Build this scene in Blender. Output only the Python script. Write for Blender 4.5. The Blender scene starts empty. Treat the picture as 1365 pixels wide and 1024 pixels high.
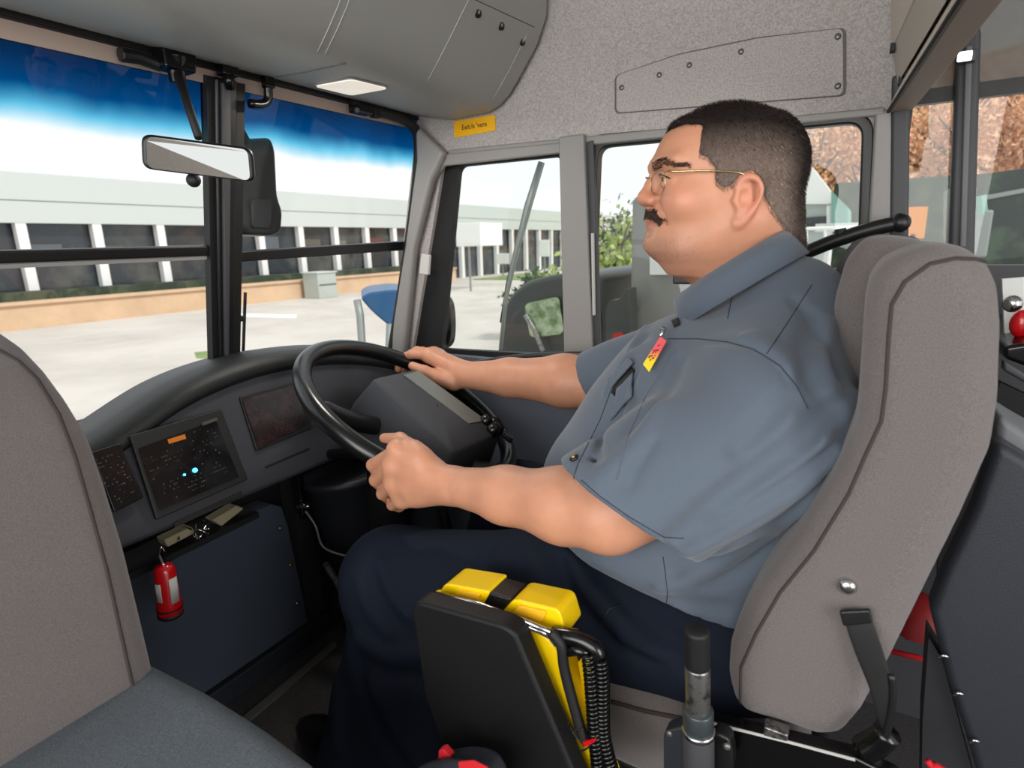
import bpy, bmesh, math, random
import numpy as np
from mathutils import Vector, Matrix
from mathutils.bvhtree import BVHTree
random.seed(7); RNG = np.random.default_rng(7)
C = bpy.context.scene.collection
PI = math.pi
# ------------------------------------------------------------------ camera maths (used to measure the place from the photograph)
F = 780.; CX = 682.5; CY = 512.; ZC = 1.18
yaw, pitch, roll = np.radians([31, 13.5, 1.5])
Fv = np.array([-np.sin(yaw)*np.cos(pitch), np.cos(yaw)*np.cos(pitch), -np.sin(pitch)])
R0 = np.cross(Fv, [0, 0, 1]); R0 /= np.linalg.norm(R0); U0 = np.cross(R0, Fv)
Rv = np.cos(roll)*R0-np.sin(roll)*U0; Uv = np.cross(Rv, Fv)
EYE = np.array([0, 0, ZC])
def ray(x, y): return Fv+Rv*(x-CX)/F-Uv*(y-CY)/F
def on(x, y, p0, n):
    d = ray(x, y); n = np.array(n, float); t = ((np.array(p0)-EYE)@n)/(d@n); return EYE+d*t
def PX(x, y, v): return on(x, y, (v, 0, 0), (1, 0, 0))
def PY(x, y, v): return on(x, y, (0, v, 0), (0, 1, 0))
def PZ(x, y, v): return on(x, y, (0, 0, v), (0, 0, 1))

# ------------------------------------------------------------------ object helpers
def setp(o, label=None, cat=None, group=None, kind=None):
    if label: o['label'] = label
    if cat: o['category'] = cat
    if group: o['group'] = group
    if kind: o['kind'] = kind
    return o
def thing(name, label, cat, loc=(0, 0, 0), group=None, kind=None):
    o = bpy.data.objects.new(name, None); C.objects.link(o); o.empty_display_size = .05
    o.location = [float(v) for v in loc]
    return setp(o, label, cat, group, kind)
def mk(name, V, Fc, mat, parent=None, smooth=False, bevel=0, seg=3, solid=0, sub=0, auto=None):
    """vertices are in world space; the object's origin is moved to its thing"""
    V = np.asarray(V, float)
    org = np.array(parent_loc(parent)) if parent else V.mean(0)
    me = bpy.data.meshes.new(name)
    W = V-org
    if isinstance(Fc, np.ndarray):
        n = len(Fc); k = Fc.shape[1]
        me.vertices.add(len(W)); me.vertices.foreach_set('co', W.astype(np.float32).ravel())
        me.loops.add(n*k); me.loops.foreach_set('vertex_index', Fc.astype(np.int32).ravel())
        me.polygons.add(n); me.polygons.foreach_set('loop_start', np.arange(0, n*k, k, dtype=np.int32))
        me.update(calc_edges=True)
    else:
        me.from_pydata([tuple(map(float, v)) for v in W], [], [tuple(map(int, f)) for f in Fc])
    me.validate()
    bm = bmesh.new(); bm.from_mesh(me)
    if len(bm.faces) < 60000: bmesh.ops.recalc_face_normals(bm, faces=bm.faces)
    bm.to_mesh(me); bm.free()
    if smooth: me.polygons.foreach_set('use_smooth', [True]*len(me.polygons))
    if mat: me.materials.append(mat)
    o = bpy.data.objects.new(name, me); C.objects.link(o)
    if parent:
        o.parent = parent; o.location = (0, 0, 0)
    else: o.location = [float(v) for v in org]
    if solid:
        m = o.modifiers.new('solid', 'SOLIDIFY'); m.thickness = solid; m.offset = 0
    if bevel:
        m = o.modifiers.new('bevel', 'BEVEL'); m.width = bevel; m.segments = seg; m.limit_method = 'ANGLE'; m.angle_limit = math.radians(40)
        me.polygons.foreach_set('use_smooth', [True]*len(me.polygons))
        m.harden_normals = False
        w = o.modifiers.new('wn', 'WEIGHTED_NORMAL'); w.keep_sharp = True
    if sub:
        m = o.modifiers.new('sub', 'SUBSURF'); m.levels = m.render_levels = sub
    return o
def parent_loc(p):
    v = Vector((0, 0, 0))
    while p is not None: v += p.location; p = p.parent
    return v
class MB:
    def __init__(s): s.V = []; s.F = []
    def add(s, V, Fc):
        b = len(s.V); s.V += [np.array(v, float) for v in V]; s.F += [tuple(i+b for i in f) for f in Fc]; return s
    def box(s, c, h, R=None):
        R = np.eye(3) if R is None else np.array(R)
        V = [np.array(c)+R@(np.array(h)*np.array(q)) for q in [(-1,-1,-1),(1,-1,-1),(1,1,-1),(-1,1,-1),(-1,-1,1),(1,-1,1),(1,1,1),(-1,1,1)]]
        return s.add(V, [(0,3,2,1),(4,5,6,7),(0,1,5,4),(1,2,6,5),(2,3,7,6),(3,0,4,7)])
    def box2(s, a, b): a = np.array(a, float); b = np.array(b, float); return s.box((a+b)/2, abs(b-a)/2)
    def prism(s, P, ext):
        P = [np.array(p, float) for p in P]; n = len(P); e = np.array(ext, float)
        return s.add(P+[p+e for p in P], [tuple(range(n))[::-1], tuple(range(n, 2*n))]+[(i, (i+1) % n, n+(i+1) % n, n+i) for i in range(n)])
    def tube(s, P, r, n=10, caps=True, closed=False, flat=1.0, up=None):
        P = [np.array(p, float) for p in P]; m = len(P); rs = r if hasattr(r, '__len__') else [r]*m
        V = []; u = None
        for i in range(m):
            t = P[(i+1) % m]-P[i-1] if closed else P[min(i+1, m-1)]-P[max(i-1, 0)]
            t = t/(np.linalg.norm(t)+1e-12)
            if u is None:
                a = np.array(up if up is not None else ((0, 0, 1) if abs(t[2]) < .9 else (1, 0, 0)), float); u = a-t*(a@t)
            else: u = u-t*(u@t)
            u /= np.linalg.norm(u)+1e-12; w = np.cross(t, u)
            for k in range(n):
                a = 2*PI*k/n; V.append(P[i]+rs[i]*(math.cos(a)*u+flat*math.sin(a)*w))
        Fc = []
        for i in range(m if closed else m-1):
            for k in range(n):
                j = (i+1) % m; Fc.append((i*n+k, i*n+(k+1) % n, j*n+(k+1) % n, j*n+k))
        if caps and not closed: Fc += [tuple(range(n))[::-1], tuple(range((m-1)*n, m*n))]
        return s.add(V, Fc)
    def lathe(s, a, b, prof, n=20):
        """prof: list of (t along a-b, radius)"""
        a = np.array(a, float); b = np.array(b, float); t = (b-a)
        P = [a+t*q[0] for q in prof]; T = t/np.linalg.norm(t)
        h = np.array((0, 0, 1.) if abs(T[2]) < .9 else (1., 0, 0)); u = h-T*(h@T); u /= np.linalg.norm(u); w = np.cross(T, u)
        V = []; m = len(prof)
        for p, q in zip(P, prof):
            for k in range(n): V.append(p+q[1]*(math.cos(2*PI*k/n)*u+math.sin(2*PI*k/n)*w))
        Fc = [(i*n+k, i*n+(k+1) % n, (i+1)*n+(k+1) % n, (i+1)*n+k) for i in range(m-1) for k in range(n)]
        return s.add(V, Fc+[tuple(range(n))[::-1], tuple(range((m-1)*n, m*n))])
    def ball(s, c, r, n=14, m=8, R=None):
        r = np.array(r if hasattr(r, '__len__') else (r, r, r), float); R = np.eye(3) if R is None else R
        V = []
        for i in range(m+1):
            th = PI*i/m
            for k in range(n):
                V.append(np.array(c)+R@(r*np.array([math.sin(th)*math.cos(2*PI*k/n), math.sin(th)*math.sin(2*PI*k/n), math.cos(th)])))
        return s.add(V, [(i*n+k, i*n+(k+1) % n, (i+1)*n+(k+1) % n, (i+1)*n+k) for i in range(m) for k in range(n)])
    def build(s, name, mat, parent=None, **kw): 
        return mk(name, s.V, s.F, mat, parent, **kw)
def crv(P, n=8, closed=False):
    """Catmull-Rom through points"""
    P = [np.array(p, float) for p in P]; m = len(P); out = []
    rg = range(m) if closed else range(m-1)
    for i in rg:
        p0, p1, p2, p3 = (P[i-1] if (closed or i > 0) else 2*P[0]-P[1]), P[i], P[(i+1) % m], (P[(i+2) % m] if (closed or i+2 < m) else 2*P[-1]-P[-2])
        for k in range(n):
            t = k/n; out.append(.5*((2*p1)+(-p0+p2)*t+(2*p0-5*p1+4*p2-p3)*t*t+(-p0+3*p1-3*p2+p3)*t**3))
    if not closed: out.append(P[-1])
    return out
def rrect(c, u, v, hu, hv, r, n=5):
    c = np.array(c); out = []
    for sx, sy, a0 in ((1, 1, 0), (-1, 1, 90), (-1, -1, 180), (1, -1, 270)):
        for k in range(n+1):
            a = math.radians(a0+90*k/n)
            out.append(c+u*(sx*(hu-r)+r*math.cos(a))+v*(sy*(hv-r)+r*math.sin(a)))
    return out
def roundpoly(P, r, n=5):
    """round the corners of a polygon of points"""
    P = [np.array(p, float) for p in P]; out = []; m = len(P)
    for i in range(m):
        a = P[i-1]-P[i]; b = P[(i+1) % m]-P[i]; la = np.linalg.norm(a); lb = np.linalg.norm(b)
        q = min(r, la*.45, lb*.45); p1 = P[i]+a/la*q; p2 = P[i]+b/lb*q
        for k in range(n+1):
            t = k/n; out.append((1-t)**2*p1+2*t*(1-t)*P[i]+t*t*p2)
    return out

# ------------------------------------------------------------------ materials
def lin(c):
    c = [v/255 for v in c]; return [v/12.92 if v <= .04045 else ((v+.055)/1.055)**2.4 for v in c]
def mat(name, col, rough=.5, metal=0, bump=0, bscale=200, speck=0, sscale=600, spec=.5, emit=0, coat=0, sheen=0, sss=0, wear=None, coords='Object'):
    m = bpy.data.materials.new(name); m.use_nodes = True; nt = m.node_tree; N = nt.nodes; L = nt.links
    b = N['Principled BSDF']; col = lin(col)
    b.inputs['Base Color'].default_value = (*col, 1); b.inputs['Roughness'].default_value = rough; b.inputs['Metallic'].default_value = metal
    b.inputs['Specular IOR Level'].default_value = spec; b.inputs['Coat Weight'].default_value = coat; b.inputs['Sheen Weight'].default_value = sheen
    if sss: b.inputs['Subsurface Weight'].default_value = sss; b.inputs['Subsurface Radius'].default_value = (.012, .005, .003); b.inputs['Subsurface Scale'].default_value = 1
    if emit: b.inputs['Emission Color'].default_value = (*col, 1); b.inputs['Emission Strength'].default_value = emit
    tc = N.new('ShaderNodeTexCoord')
    if speck:
        n = N.new('ShaderNodeTexNoise'); n.inputs['Scale'].default_value = sscale; n.inputs['Detail'].default_value = 3
        L.new(tc.outputs[coords], n.inputs['Vector'])
        r = N.new('ShaderNodeMapRange'); r.inputs['From Min'].default_value = .3; r.inputs['From Max'].default_value = .7
        r.inputs['To Min'].default_value = 1-speck; r.inputs['To Max'].default_value = 1+speck; L.new(n.outputs['Fac'], r.inputs['Value'])
        mx = N.new('ShaderNodeVectorMath'); mx.operation = 'SCALE'; mx.inputs[0].default_value = col; L.new(r.outputs['Result'], mx.inputs['Scale'])
        L.new(mx.outputs['Vector'], b.inputs['Base Color'])
    if wear:   # second colour in blotches of its own: (colour, scale, low, high)
        n = N.new('ShaderNodeTexNoise'); n.inputs['Scale'].default_value = wear[1]; n.inputs['Detail'].default_value = 6; n.inputs['Roughness'].default_value = .65
        L.new(tc.outputs[coords], n.inputs['Vector'])
        r = N.new('ShaderNodeMapRange'); r.inputs['From Min'].default_value = wear[2]; r.inputs['From Max'].default_value = wear[3]; L.new(n.outputs['Fac'], r.inputs['Value'])
        mx = N.new('ShaderNodeMix'); mx.data_type = 'RGBA'; mx.inputs['A'].default_value = (*col, 1); mx.inputs['B'].default_value = (*lin(wear[0]), 1)
        L.new(r.outputs['Result'], mx.inputs['Factor'])
        if speck: L.new(b.inputs['Base Color'].links[0].from_socket, mx.inputs['A'])
        L.new(mx.outputs['Result'], b.inputs['Base Color'])
    if bump:
        n = N.new('ShaderNodeTexNoise'); n.inputs['Scale'].default_value = bscale; n.inputs['Detail'].default_value = 4
        L.new(tc.outputs[coords], n.inputs['Vector'])
        bp = N.new('ShaderNodeBump'); bp.inputs['Strength'].default_value = bump; bp.inputs['Distance'].default_value = .002
        L.new(n.outputs['Fac'], bp.inputs['Height']); L.new(bp.outputs['Normal'], b.inputs['Normal'])
    return m
def glass(name, tint=(1, 1, 1), gloss=.06, rough=.0, haze=0, band=None, graze=.5):
    m = bpy.data.materials.new(name); m.use_nodes = True; nt = m.node_tree; N = nt.nodes; L = nt.links
    N.remove(N['Principled BSDF']); out = N['Material Output']
    t = N.new('ShaderNodeBsdfTransparent'); t.inputs['Color'].default_value = (*tint, 1)
    g = N.new('ShaderNodeBsdfGlossy'); g.inputs['Roughness'].default_value = rough
    mx = N.new('ShaderNodeMixShader'); fr = N.new('ShaderNodeLayerWeight'); pw_ = N.new('ShaderNodeMath'); pw_.operation = 'POWER'; pw_.inputs[1].default_value = 5; L.new(fr.outputs['Facing'], pw_.inputs[0])
    ma = N.new('ShaderNodeMath'); ma.operation = 'MULTIPLY_ADD'; ma.inputs[1].default_value = graze; ma.inputs[2].default_value = gloss*.5; L.new(pw_.outputs[0], ma.inputs[0]); ma.use_clamp = True
    L.new(ma.outputs[0], mx.inputs['Fac']); L.new(t.outputs[0], mx.inputs[1]); L.new(g.outputs[0], mx.inputs[2])
    last = mx
    if haze:
        d = N.new('ShaderNodeBsdfDiffuse'); d.inputs['Color'].default_value = (.5, .5, .48, 1)
        m2 = N.new('ShaderNodeMixShader'); m2.inputs['Fac'].default_value = haze; L.new(mx.outputs[0], m2.inputs[1]); L.new(d.outputs[0], m2.inputs[2]); last = m2
    if band:   # sun band dyed into the top of the pane: fades out downwards along object Z
        geo = N.new('ShaderNodeNewGeometry'); sp = N.new('ShaderNodeSeparateXYZ'); L.new(geo.outputs['Position'], sp.inputs[0])
        yy = N.new('ShaderNodeMath'); yy.operation = 'MULTIPLY_ADD'; yy.inputs[1].default_value = band[2]; L.new(sp.outputs['Y'], yy.inputs[0]); L.new(sp.outputs['Z'], yy.inputs[2])
        nz = N.new('ShaderNodeTexNoise'); nz.inputs['Scale'].default_value = 9; L.new(geo.outputs['Position'], nz.inputs['Vector'])
        y2 = N.new('ShaderNodeMath'); y2.operation = 'MULTIPLY_ADD'; y2.inputs[1].default_value = .03; L.new(nz.outputs['Fac'], y2.inputs[0]); L.new(yy.outputs[0], y2.inputs[2])
        rp = N.new('ShaderNodeValToRGB'); mr = N.new('ShaderNodeMapRange'); mr.inputs['From Min'].default_value = band[0]; mr.inputs['From Max'].default_value = band[1]
        L.new(y2.outputs[0], mr.inputs['Value']); L.new(mr.outputs['Result'], rp.inputs['Fac'])
        e = rp.color_ramp.elements; e[0].position = 0; e[0].color = (1, 1, 1, 1); e[1].position = 1; e[1].color = (.004, .095, .19, 1)
        x = rp.color_ramp.elements.new(.22); x.color = (.35, .72, .86, 1)
        x = rp.color_ramp.elements.new(.45); x.color = (.01, .24, .44, 1)
        x = rp.color_ramp.elements.new(.75); x.color = (.006, .15, .29, 1)
        L.new(rp.outputs['Color'], t.inputs['Color'])
    L.new(last.outputs[0], out.inputs['Surface'])
    return m
M = {}
M['panel'] = mat('speckled_wall_panel', (172, 167, 165), .85, speck=.24, sscale=340, bump=.3, bscale=500)
M['frame'] = mat('grey_window_frame', (140, 138, 136), .5, bump=.08, bscale=300)
M['bin'] = mat('overhead_grey_plastic', (156, 157, 155), .42, bump=.1, bscale=700)
M['fabric'] = mat('grey_seat_fabric', (105, 99, 98), .95, speck=.2, sscale=800, bump=.25, bscale=1100, spec=.1, sheen=.2)
M['fabric2'] = mat('blue_grey_seat_fabric', (88, 94, 100), .95, speck=.25, sscale=600, bump=.3, bscale=1000, spec=.1)
M['pipe'] = mat('seat_piping', (66, 61, 60), .9, spec=.1)
M['black'] = mat('black_plastic', (18, 18, 19), .4, bump=.1, bscale=900)
M['blacks'] = mat('black_rubber', (14, 14, 15), .6)
M['gloss'] = mat('gloss_black', (10, 10, 11), .18)
M['rim'] = mat('steering_rim_black', (16, 17, 18), .28, spec=.6)
M['dash'] = mat('charcoal_dash', (62, 63, 68), .7, bump=.4, bscale=800, spec=.3)
M['dashd'] = mat('dash_hood', (26, 29, 29), .45, bump=.3, bscale=700)
M['kick'] = mat('slate_kick_panel', (66, 73, 86), .75, bump=.4, bscale=900, spec=.25)
M['navy'] = mat('navy_vinyl', (35, 38, 46), .55, bump=.25, bscale=600)
M['screen'] = mat('smoked_panel', (16, 15, 16), .2, wear=((40, 37, 37), 60, .5, .8))
M['screenr'] = mat('smoked_red_panel', (34, 20, 20), .25, wear=((64, 40, 39), 40, .45, .75))
M['mark'] = mat('panel_markings', (78, 74, 70), .5)
M['amber'] = mat('amber_tag', (196, 110, 20), .5, emit=.15)
M['chrome'] = mat('chrome', (205, 205, 205), .18, metal=1)
M['steel'] = mat('worn_steel', (150, 150, 150), .35, metal=.9, wear=((90, 84, 80), 90, .5, .62))
M['brass'] = mat('brass_screw', (186, 150, 96), .3, metal=.9)
M['screw'] = mat('grey_screw', (120, 118, 116), .35, metal=.6)
M['yellow'] = mat('yellow_plastic', (246, 206, 8), .32, bump=.05, bscale=500)
M['yellowl'] = mat('amber_lens', (250, 190, 40), .25, coat=.3)
M['label'] = mat('sticker_yellow', (244, 182, 8), .45)
M['ink'] = mat('printing_ink', (50, 34, 8), .6)
M['redd'] = mat('dark_red_fabric', (130, 8, 12), .6)
M['red'] = mat('red_plastic', (190, 14, 22), .28, coat=.4)
M['redcloth'] = mat('red_cloth', (200, 20, 34), .8)
M['white'] = mat('white_label', (190, 190, 186), .5)
M['floor'] = mat('rubber_floor', (58, 56, 56), .85, speck=.3, sscale=300, bump=.4, bscale=250)
M['floortrim'] = mat('floor_trim', (92, 90, 86), .6)
M['carpet'] = mat('dark_riser', (40, 40, 42), .9, bump=.3)
M['shirt'] = mat('slate_blue_shirt', (88, 98, 111), .8, speck=.05, sscale=900, bump=.2, bscale=1200, spec=.2, sheen=.2)
M['seam'] = mat('shirt_stitching', (40, 48, 62), .9)
M['trouser'] = mat('navy_trousers', (19, 26, 40), .85, speck=.06, sscale=900, bump=.2, bscale=900, spec=.2)
M['hair'] = mat('dark_brown_hair', (34, 24, 20), .6, spec=.4)
M['hairs'] = mat('greying_brown_hair', (100, 84, 76), .6, spec=.4)
M['must'] = mat('moustache_hair', (58, 47, 42), .85, speck=.4, sscale=1500, bump=.6, bscale=1500, spec=.2)
M['brow'] = mat('eyebrow_hair', (62, 50, 44), .8)
M['lensg'] = glass('spectacle_lens', (.97, .97, .96), .04, graze=.06)
M['gold'] = mat('gold_wire', (196, 176, 130), .25, metal=1)
M['eyew'] = mat('eye_white', (220, 208, 200), .2, coat=.5)
M['iris'] = mat('brown_iris', (38, 22, 14), .15, coat=.6)
M['mirror'] = mat('mirror_glass', (225, 225, 220), .02, metal=1)
M['lamp'] = mat('ceiling_lamp_diffuser', (255, 246, 232), .4, emit=.5)
M['led'] = mat('blue_led', (60, 190, 255), .3, emit=6)
M['rack'] = mat('rack_taupe', (205, 196, 184), .6)
M['rackd'] = mat('rack_dark', (150, 134, 124), .6)
M['post'] = mat('dark_post', (62, 62, 66), .55, bump=.1)
M['glass'] = glass('clear_glass', (.97, .985, .975), .045)
M['wind'] = glass('windscreen_glass', (1, 1, 1), .045, band=(1.372, 1.50, -.015))
M['glare'] = glass('grey_glare_glass', (.35, .34, .33), .05, haze=.25)  # grey glare on the window put into tint and haze
M['concrete'] = mat('pale_concrete', (206, 200, 192), .9, wear=((184, 178, 170), .25, .4, .65), bump=.2, bscale=3, coords='Object')
M['planter'] = mat('sandstone_wall', (214, 184, 152), .9, wear=((196, 166, 136), .8, .4, .7))
M['fascia'] = mat('white_fascia', (198, 206, 204), .7)
M['column'] = mat('white_column', (236, 236, 236), .6)
M['bglass'] = mat('dark_building_glass', (50, 56, 62), .15, wear=((98, 98, 92), .5, .45, .7), spec=.6)
M['soffit'] = mat('soffit', (120, 124, 122), .8)
M['utility'] = mat('pale_metal_cabinet', (176, 184, 178), .5)
M['blue'] = mat('blue_plastic', (22, 78, 122), .35)
M['galv'] = mat('galvanised', (150, 156, 154), .5, metal=.4)
M['grass'] = mat('mown_grass', (104, 132, 72), .95, wear=((130, 146, 92), 1.2, .4, .6))
M['leaf'] = mat('green_leaves', (64, 92, 44), .7, speck=.35, sscale=6)
M['leafo'] = mat('autumn_leaves', (206, 142, 96), .85, speck=.3, sscale=3)
M['bark'] = mat('bark', (110, 94, 80), .9)
M['hill'] = mat('autumn_hillside', (222, 178, 142), .95, wear=((206, 150, 110), .35, .45, .62))
M['white2'] = mat('white_cladding', (238, 238, 236), .7)
M['teal'] = mat('teal_cladding', (120, 160, 150), .7)
M['dkgreen'] = mat('dark_hedge', (46, 60, 48), .9, wear=((76, 84, 66), 1.5, .5, .6))
M['charc'] = mat('charcoal_body', (58, 62, 60), .4)
M['orange'] = mat('orange_board', (216, 134, 50), .7)
M['paper'] = mat('white_paper', (212, 214, 212), .7)

# ------------------------------------------------------------------ signed-distance modelling
class Grid:
    def __init__(s, lo, hi, h):
        s.h = h; s.lo = np.array(lo, np.float32); s.n = np.ceil((np.array(hi)-lo)/h).astype(int)+1
        s.V = np.full(s.n, .2, np.float32)
    def sl(s, lo, hi, m):
        a = np.clip(np.floor((np.array(lo)-m-s.lo)/s.h).astype(int), 0, s.n-1); b = np.clip(np.ceil((np.array(hi)+m-s.lo)/s.h).astype(int)+1, 0, s.n)
        if (b <= a).any(): return None, None
        ax = [s.lo[i]+np.arange(a[i], b[i], dtype=np.float32)*np.float32(s.h) for i in range(3)]
        return tuple(slice(a[i], b[i]) for i in range(3)), (ax[0][:, None, None], ax[1][None, :, None], ax[2][None, None, :])
    def op(s, fn, lo, hi, k=.01, mode='add'):
        S, Q = s.sl(lo, hi, k+3*s.h)
        if S is None: return
        d = fn(*Q).astype(np.float32); A = s.V[S]
        if mode == 'add':
            hh = np.maximum(k-np.abs(A-d), 0)/k; s.V[S] = np.minimum(A, d)-hh*hh*k*.25
        elif mode == 'sub':
            hh = np.maximum(k-np.abs(A+d), 0)/k; s.V[S] = np.maximum(A, -d)+hh*hh*k*.25
        elif mode == 'disp': s.V[S] = A+d
    def cap(s, a, b, ra, rb=None, k=.01, mode='add'):
        a = np.array(a, np.float32); b = np.array(b, np.float32); rb = ra if rb is None else rb; ba = b-a; L2 = float(ba@ba)+1e-12; R = max(ra, rb)
        def f(x, y, z):
            X, Y, Z = x-a[0], y-a[1], z-a[2]
            t = np.clip((X*ba[0]+Y*ba[1]+Z*ba[2])/L2, 0, 1)
            return np.sqrt((X-t*ba[0])**2+(Y-t*ba[1])**2+(Z-t*ba[2])**2)-(ra+(rb-ra)*t)
        s.op(f, np.minimum(a, b)-R, np.maximum(a, b)+R, k, mode)
    def chain(s, P, r, k=.01, mode='add'):
        for i in range(len(P)-1): s.cap(P[i], P[i+1], r[i], r[i+1], k, mode)
    def ell(s, c, r, R=None, k=.02, mode='add'):
        c = np.array(c, np.float32); r = np.array(r, np.float32); R = np.eye(3, dtype=np.float32) if R is None else np.array(R, np.float32)  # columns = axes
        def f(x, y, z):
            X, Y, Z = x-c[0], y-c[1], z-c[2]
            u = (X*R[0, 0]+Y*R[1, 0]+Z*R[2, 0]); v = (X*R[0, 1]+Y*R[1, 1]+Z*R[2, 1]); w = (X*R[0, 2]+Y*R[1, 2]+Z*R[2, 2])
            k0 = np.sqrt((u/r[0])**2+(v/r[1])**2+(w/r[2])**2); k1 = np.sqrt((u/r[0]**2)**2+(v/r[1]**2)**2+(w/r[2]**2)**2)+1e-9
            return k0*(k0-1)/k1
        m = float(r.max()); s.op(f, c-m, c+m, k, mode)
    def ridge(s, P, A, sg):
        """raise (A>0) or sink a soft fold along a polyline"""
        P = np.array(P, np.float32); n = len(P)-1
        def f(x, y, z):
            d = None
            for i in range(n):
                a, ba = P[i], P[i+1]-P[i]; L2 = float(ba@ba)+1e-9
                X, Y, Z = x-a[0], y-a[1], z-a[2]; t = np.clip((X*ba[0]+Y*ba[1]+Z*ba[2])/L2, 0, 1)
                q = (X-t*ba[0])**2+(Y-t*ba[1])**2+(Z-t*ba[2])**2
                d = q if d is None else np.minimum(d, q)
            return -A*np.exp(-d/(sg*sg))
        s.op(f, P.min(0)-3*sg, P.max(0)+3*sg, 0, 'disp')
    def mesh(s):
        V = s.V; n = V.shape; I = V < 0
        act = np.zeros([k-1 for k in n], np.uint8)
        cor = [(i, j, k) for i in (0, 1) for j in (0, 1) for k in (0, 1)]
        for i, j, k in cor: act += I[i:n[0]-1+i, j:n[1]-1+j, k:n[2]-1+k]
        fl = np.flatnonzero((act > 0) & (act < 8)); sh = act.shape; del act
        ci, cj, ck = np.unravel_index(fl, sh)
        acc = np.zeros((len(fl), 3)); cnt = np.zeros(len(fl))
        val = {c: V[ci+c[0], cj+c[1], ck+c[2]] for c in cor}
        for a in cor:
            for ax in range(3):
                if a[ax]: continue
                b = list(a); b[ax] = 1; b = tuple(b)
                va, vb = val[a], val[b]; m = (va < 0) != (vb < 0)
                t = np.where(m, va/(np.where(m, va-vb, 1)), 0)
                p = np.zeros((len(fl), 3)); p[:] = a; p[:, ax] = t
                acc[m] += p[m]; cnt[m] += 1
        P = np.stack([ci, cj, ck], 1)+acc/cnt[:, None]
        P = s.lo+P*s.h
        faces = []
        for ax in range(3):
            o1, o2 = [q for q in range(3) if q != ax]
            A = I[tuple(slice(0, n[q]-1) if q == ax else slice(1, n[q]-1) for q in range(3))]
            B = I[tuple(slice(1, n[q]) if q == ax else slice(1, n[q]-1) for q in range(3))]
            e = np.argwhere(A != B); s1 = A[tuple(e.T)]
            e[:, o1] += 1; e[:, o2] += 1
            def cid(d1, d2):
                q = e.copy(); q[:, o1] -= d1; q[:, o2] -= d2
                return np.searchsorted(fl, np.ravel_multi_index(q.T, sh))
            q = np.stack([cid(1, 1), cid(0, 1), cid(0, 0), cid(1, 0)], 1)
            flip = s1 if ax != 1 else ~s1
            q[~flip] = q[~flip][:, ::-1]
            faces.append(q)
        return P, np.concatenate(faces)
def smooth_mesh(P, Fc, it=2, lam=.5):
    n = len(P); E = np.concatenate([Fc[:, [0, 1]], Fc[:, [1, 2]], Fc[:, [2, 3]], Fc[:, [3, 0]]])
    deg = np.bincount(E.ravel(), minlength=n).astype(float)+1e-9
    for _ in range(it):
        S = np.stack([np.bincount(E[:, 0], P[E[:, 1], c], n)+np.bincount(E[:, 1], P[E[:, 0], c], n) for c in range(3)], 1)
        P = P+lam*(S/deg[:, None]-P)
    return P
def poly_sd(px, pz, poly):
    """signed distance to a closed 2-D polygon"""
    poly = np.array(poly); d = np.full(np.broadcast(px, pz).shape, 1e9); ins = np.zeros(d.shape, bool)
    for i in range(len(poly)):
        a, b = poly[i-1], poly[i]; e = b-a; X, Z = px-a[0], pz-a[1]
        t = np.clip((X*e[0]+Z*e[1])/(e@e+1e-12), 0, 1); d = np.minimum(d, (X-t*e[0])**2+(Z-t*e[1])**2)
        c = ((a[1] > pz) != (b[1] > pz)) & (px < (b[0]-a[0])*(pz-a[1])/(b[1]-a[1]+1e-12)+a[0]); ins ^= c
    return np.where(ins, -1, 1)*np.sqrt(d)
# ------------------------------------------------------------------ the bus body
FZ = .15; WY = 1.30
def PW(x, y, off=0): return on(x, y, (-1.05+off, 0, 1.5), (1, 0, -.24))
def sheet(name, outer, holes, ext, m, parent=None, **kw):
    bm = bmesh.new()
    for lp in [outer]+holes:
        vs = [bm.verts.new(tuple(map(float, p))) for p in lp]
        for i in range(len(vs)): bm.edges.new((vs[i-1], vs[i]))
    bmesh.ops.triangle_fill(bm, edges=bm.edges[:], use_beauty=True)
    r = bmesh.ops.extrude_face_region(bm, geom=bm.faces[:])
    bmesh.ops.translate(bm, verts=[v for v in r['geom'] if isinstance(v, bmesh.types.BMVert)], vec=Vector([float(q) for q in ext]))
    bm.verts.index_update()
    V = [tuple(v.co) for v in bm.verts]; Fc = [[v.index for v in f.verts] for f in bm.faces]; bm.free()
    return mk(name, V, Fc, m, parent, **kw)
def struct(o): o['kind'] = 'structure'; return o
# floor
fl = MB().box2((-1.35, -1.2, FZ-.05), (2.0, 1.36, FZ)).build('floor', M['floor']); struct(fl)
# driver's side wall with its two window openings
hA = [PY(x, y, WY) for x, y in ((592, 210), (749, 193), (760, 478), (548, 478), (556, 400), (574, 300))]
hA = roundpoly([hA[0], hA[1], hA[2], hA[3]], .03)
hB = roundpoly([PY(x, y, WY) for x, y in ((785, 182), (1163, 148), (1155, 330))]+[np.array([-.03, WY, .95]), np.array([-.575, WY, .9])], .035)
fx = lambda z: -1.41+.24*z
outer = [np.array([fx(1.85), WY, 1.85]), np.array([.015, WY, 1.85]), np.array([.015, WY, .1]), np.array([-1.35, WY, .1]), np.array([fx(.8), WY, .8])]
w = sheet('wall_right', outer, [hA, hB], (0, .05, 0), M['panel']); struct(w)
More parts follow.
